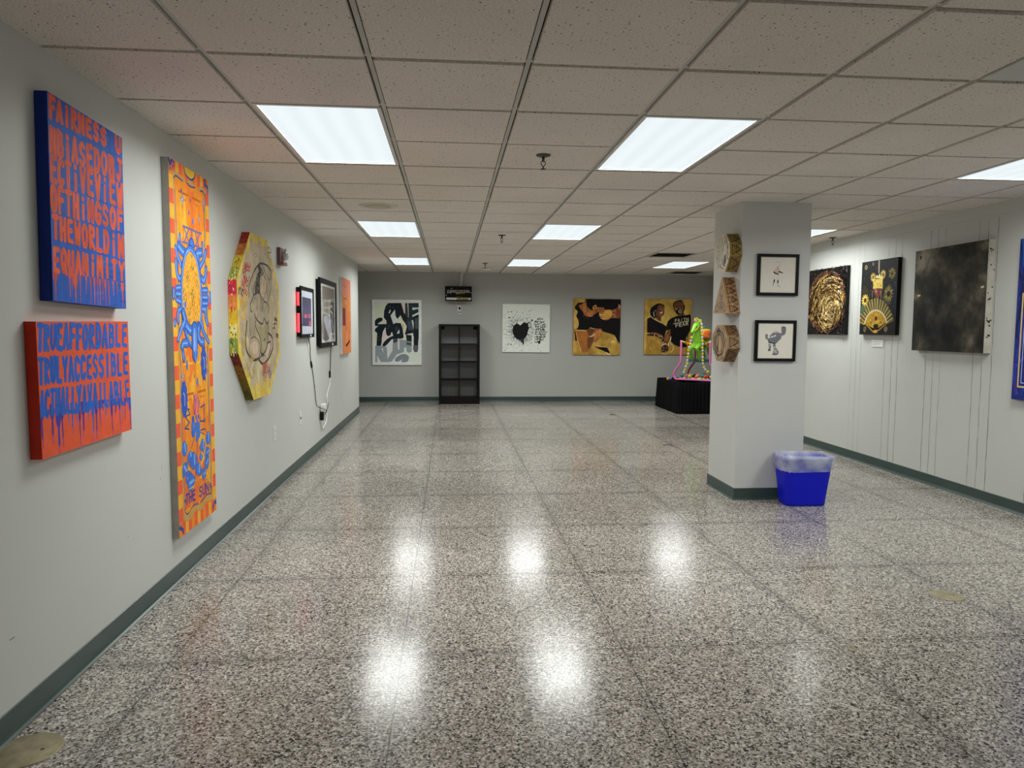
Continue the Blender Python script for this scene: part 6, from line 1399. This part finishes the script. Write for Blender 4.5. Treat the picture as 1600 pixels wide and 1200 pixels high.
# bead garlands: star and clear beads by turns
def starbead(r, th):
    b = MB(); P = [((r if i % 2 == 0 else r*.55)*math.cos(math.pi*i/5+.3), (r if i % 2 == 0 else r*.55)*math.sin(math.pi*i/5+.3)) for i in range(10)]
    b.prism(P, -th, th, ax=lambda x, y, z: (x, z, y)); return b
star_me = starbead(.027, .011).mesh('star_bead'); star_me.materials.append(M['yellow_p'])
cb = MB(); cb.ball((0, 0, 0), .0215, 14, 10); clear_me = cb.mesh('clear_bead'); clear_me.materials.append(M['clear'])
def garland(pts, label):
    g = thing('bead_garland', label, 'garland', pts[0])
    o0 = Vector(pts[0])
    obj('string', MB().tube([tuple(Vector(p)-o0) for p in smooth_path(pts, 2, False)], .003, 6), 'white_plastic', g)
    for i, p in enumerate(pts):
        b = bpy.data.objects.new('star_bead' if i % 2 == 0 else 'clear_bead', star_me if i % 2 == 0 else clear_me); COL.objects.link(b); b.parent = g
        b.location = Vector(p)-o0; b.rotation_euler = (random.uniform(-.3, .3), random.uniform(-.6, .6), random.uniform(-.3, .3))
GR = [(750, 165), (770, 215), (772, 270), (775, 320), (782, 375), (785, 430), (790, 480), (797, 535), (790, 590), (797, 640), (800, 690), (803, 745), (803, 795), (810, 850), (825, 900), (850, 945), (888, 975)]
garland([Q(x, y, YC+d) for (x, y), d in zip(GR, [-.04, -.065, -.075, -.08, -.09, -.10, -.115, -.125, -.135, -.14, -.145, -.145, -.145, -.15, -.15, -.155, -.165])], 'right strand of yellow star beads, falling from behind the green horse head')
GL = [(608, 425), (600, 480), (592, 530), (575, 585), (565, 635), (562, 690), (560, 740), (552, 795), (545, 845), (528, 895), (520, 945), (498, 985)]
garland([Q(x, y, YC-.16) for x, y in GL], 'left strand of yellow star beads, hanging from the green horse muzzle')
# pile of plastic balls round the frame
COLS = [('yellow', (.80, .62, .03)), ('blue', (.01, .10, .45)), ('red', (.70, .05, .03)), ('green', (.02, .30, .08)), ('orange', (.80, .22, .04)), ('pink', (.75, .12, .35)), ('turquoise', (.02, .35, .40)), ('coral', (.80, .20, .16)), ('navy', (.01, .015, .06)), ('pale green', (.45, .55, .15))]
ball_me = {}
for nme, c in COLS:
    b = MB(); b.ball((0, 0, 0), .026, 16, 10); me = b.mesh('plastic_ball'); me.materials.append(mat(nme.replace(' ', '_')+'_ball_plastic', c, .3)); ball_me[nme] = me
placed = []
def free(p):
    v = Vector((p[0]-HC.x, p[1]-HC.y, 0)); a_, b_ = v.dot(DV), v.dot(LV)
    if not (TX0+.03 < p[0] < TX1-.03 and TY0+.03 < p[1] < TY1-.03): return False
    for k in (0, .66):
        if abs(a_-k) < .045 and abs(b_) < .42 and p[2] < zb+.06: return False
    for k in (-.33, .33):
        if abs(b_-k) < .043 and -.05 < a_ < .71 and p[2] < zb+.06: return False
    for k in (0, .66):
        for m in (-.36, .36):
            if math.hypot(a_-k, b_-m) < .075: return False
    return all((p[0]-q[0])**2+(p[1]-q[1])**2+(p[2]-q[2])**2 > .052**2 for q in placed)
zt1 = ZT+.026
placed.append(tuple(Q(240, 1035, 12.02)[:2])+(zt1,)); placed.append(tuple(Q(283, 1030, 12.02)[:2])+(zt1,))
tries = 0
while len(placed) < 104 and tries < 30000:
    tries += 1; p = HP(random.uniform(.05, .60), random.uniform(-.32, .30), zt1)
    if free(p): placed.append(p)
lo_n = len(placed); base_l = placed[:lo_n]; up_n = 0; tries = 0
while up_n < 40 and tries < 6000:              # second layer rests in the hollow of three balls
    tries += 1; a_ = random.choice(base_l); nb_ = sorted(base_l, key=lambda q: (q[0]-a_[0])**2+(q[1]-a_[1])**2)[1:3]
    cx_ = (a_[0]+nb_[0][0]+nb_[1][0])/3; cy2 = (a_[1]+nb_[0][1]+nb_[1][1])/3
    rmx = min(math.hypot(cx_-q[0], cy2-q[1]) for q in (a_, *nb_))
    if rmx > .048: continue
    z = zt1+math.sqrt(max(0, .0525**2-rmx**2)); p = (cx_, cy2, z)
    if z > zt1+.02 and free(p): placed.append(p); up_n += 1
for k, p in enumerate(placed):
    nme = COLS[1][0] if k == 1 else (COLS[4][0] if k == 0 else random.choice(['yellow', 'yellow', 'blue', 'green', 'pink', 'turquoise', 'coral', 'navy', 'pale green', 'orange', 'red', 'turquoise', 'yellow']))
    b = bpy.data.objects.new('plastic_ball', ball_me[nme]); COL.objects.link(b); b.location = p
    tag(b, '%s plastic ball in the pile on the black cloth under the toy horse' % nme, 'ball', '%s balls piled under the toy horse' % nme)
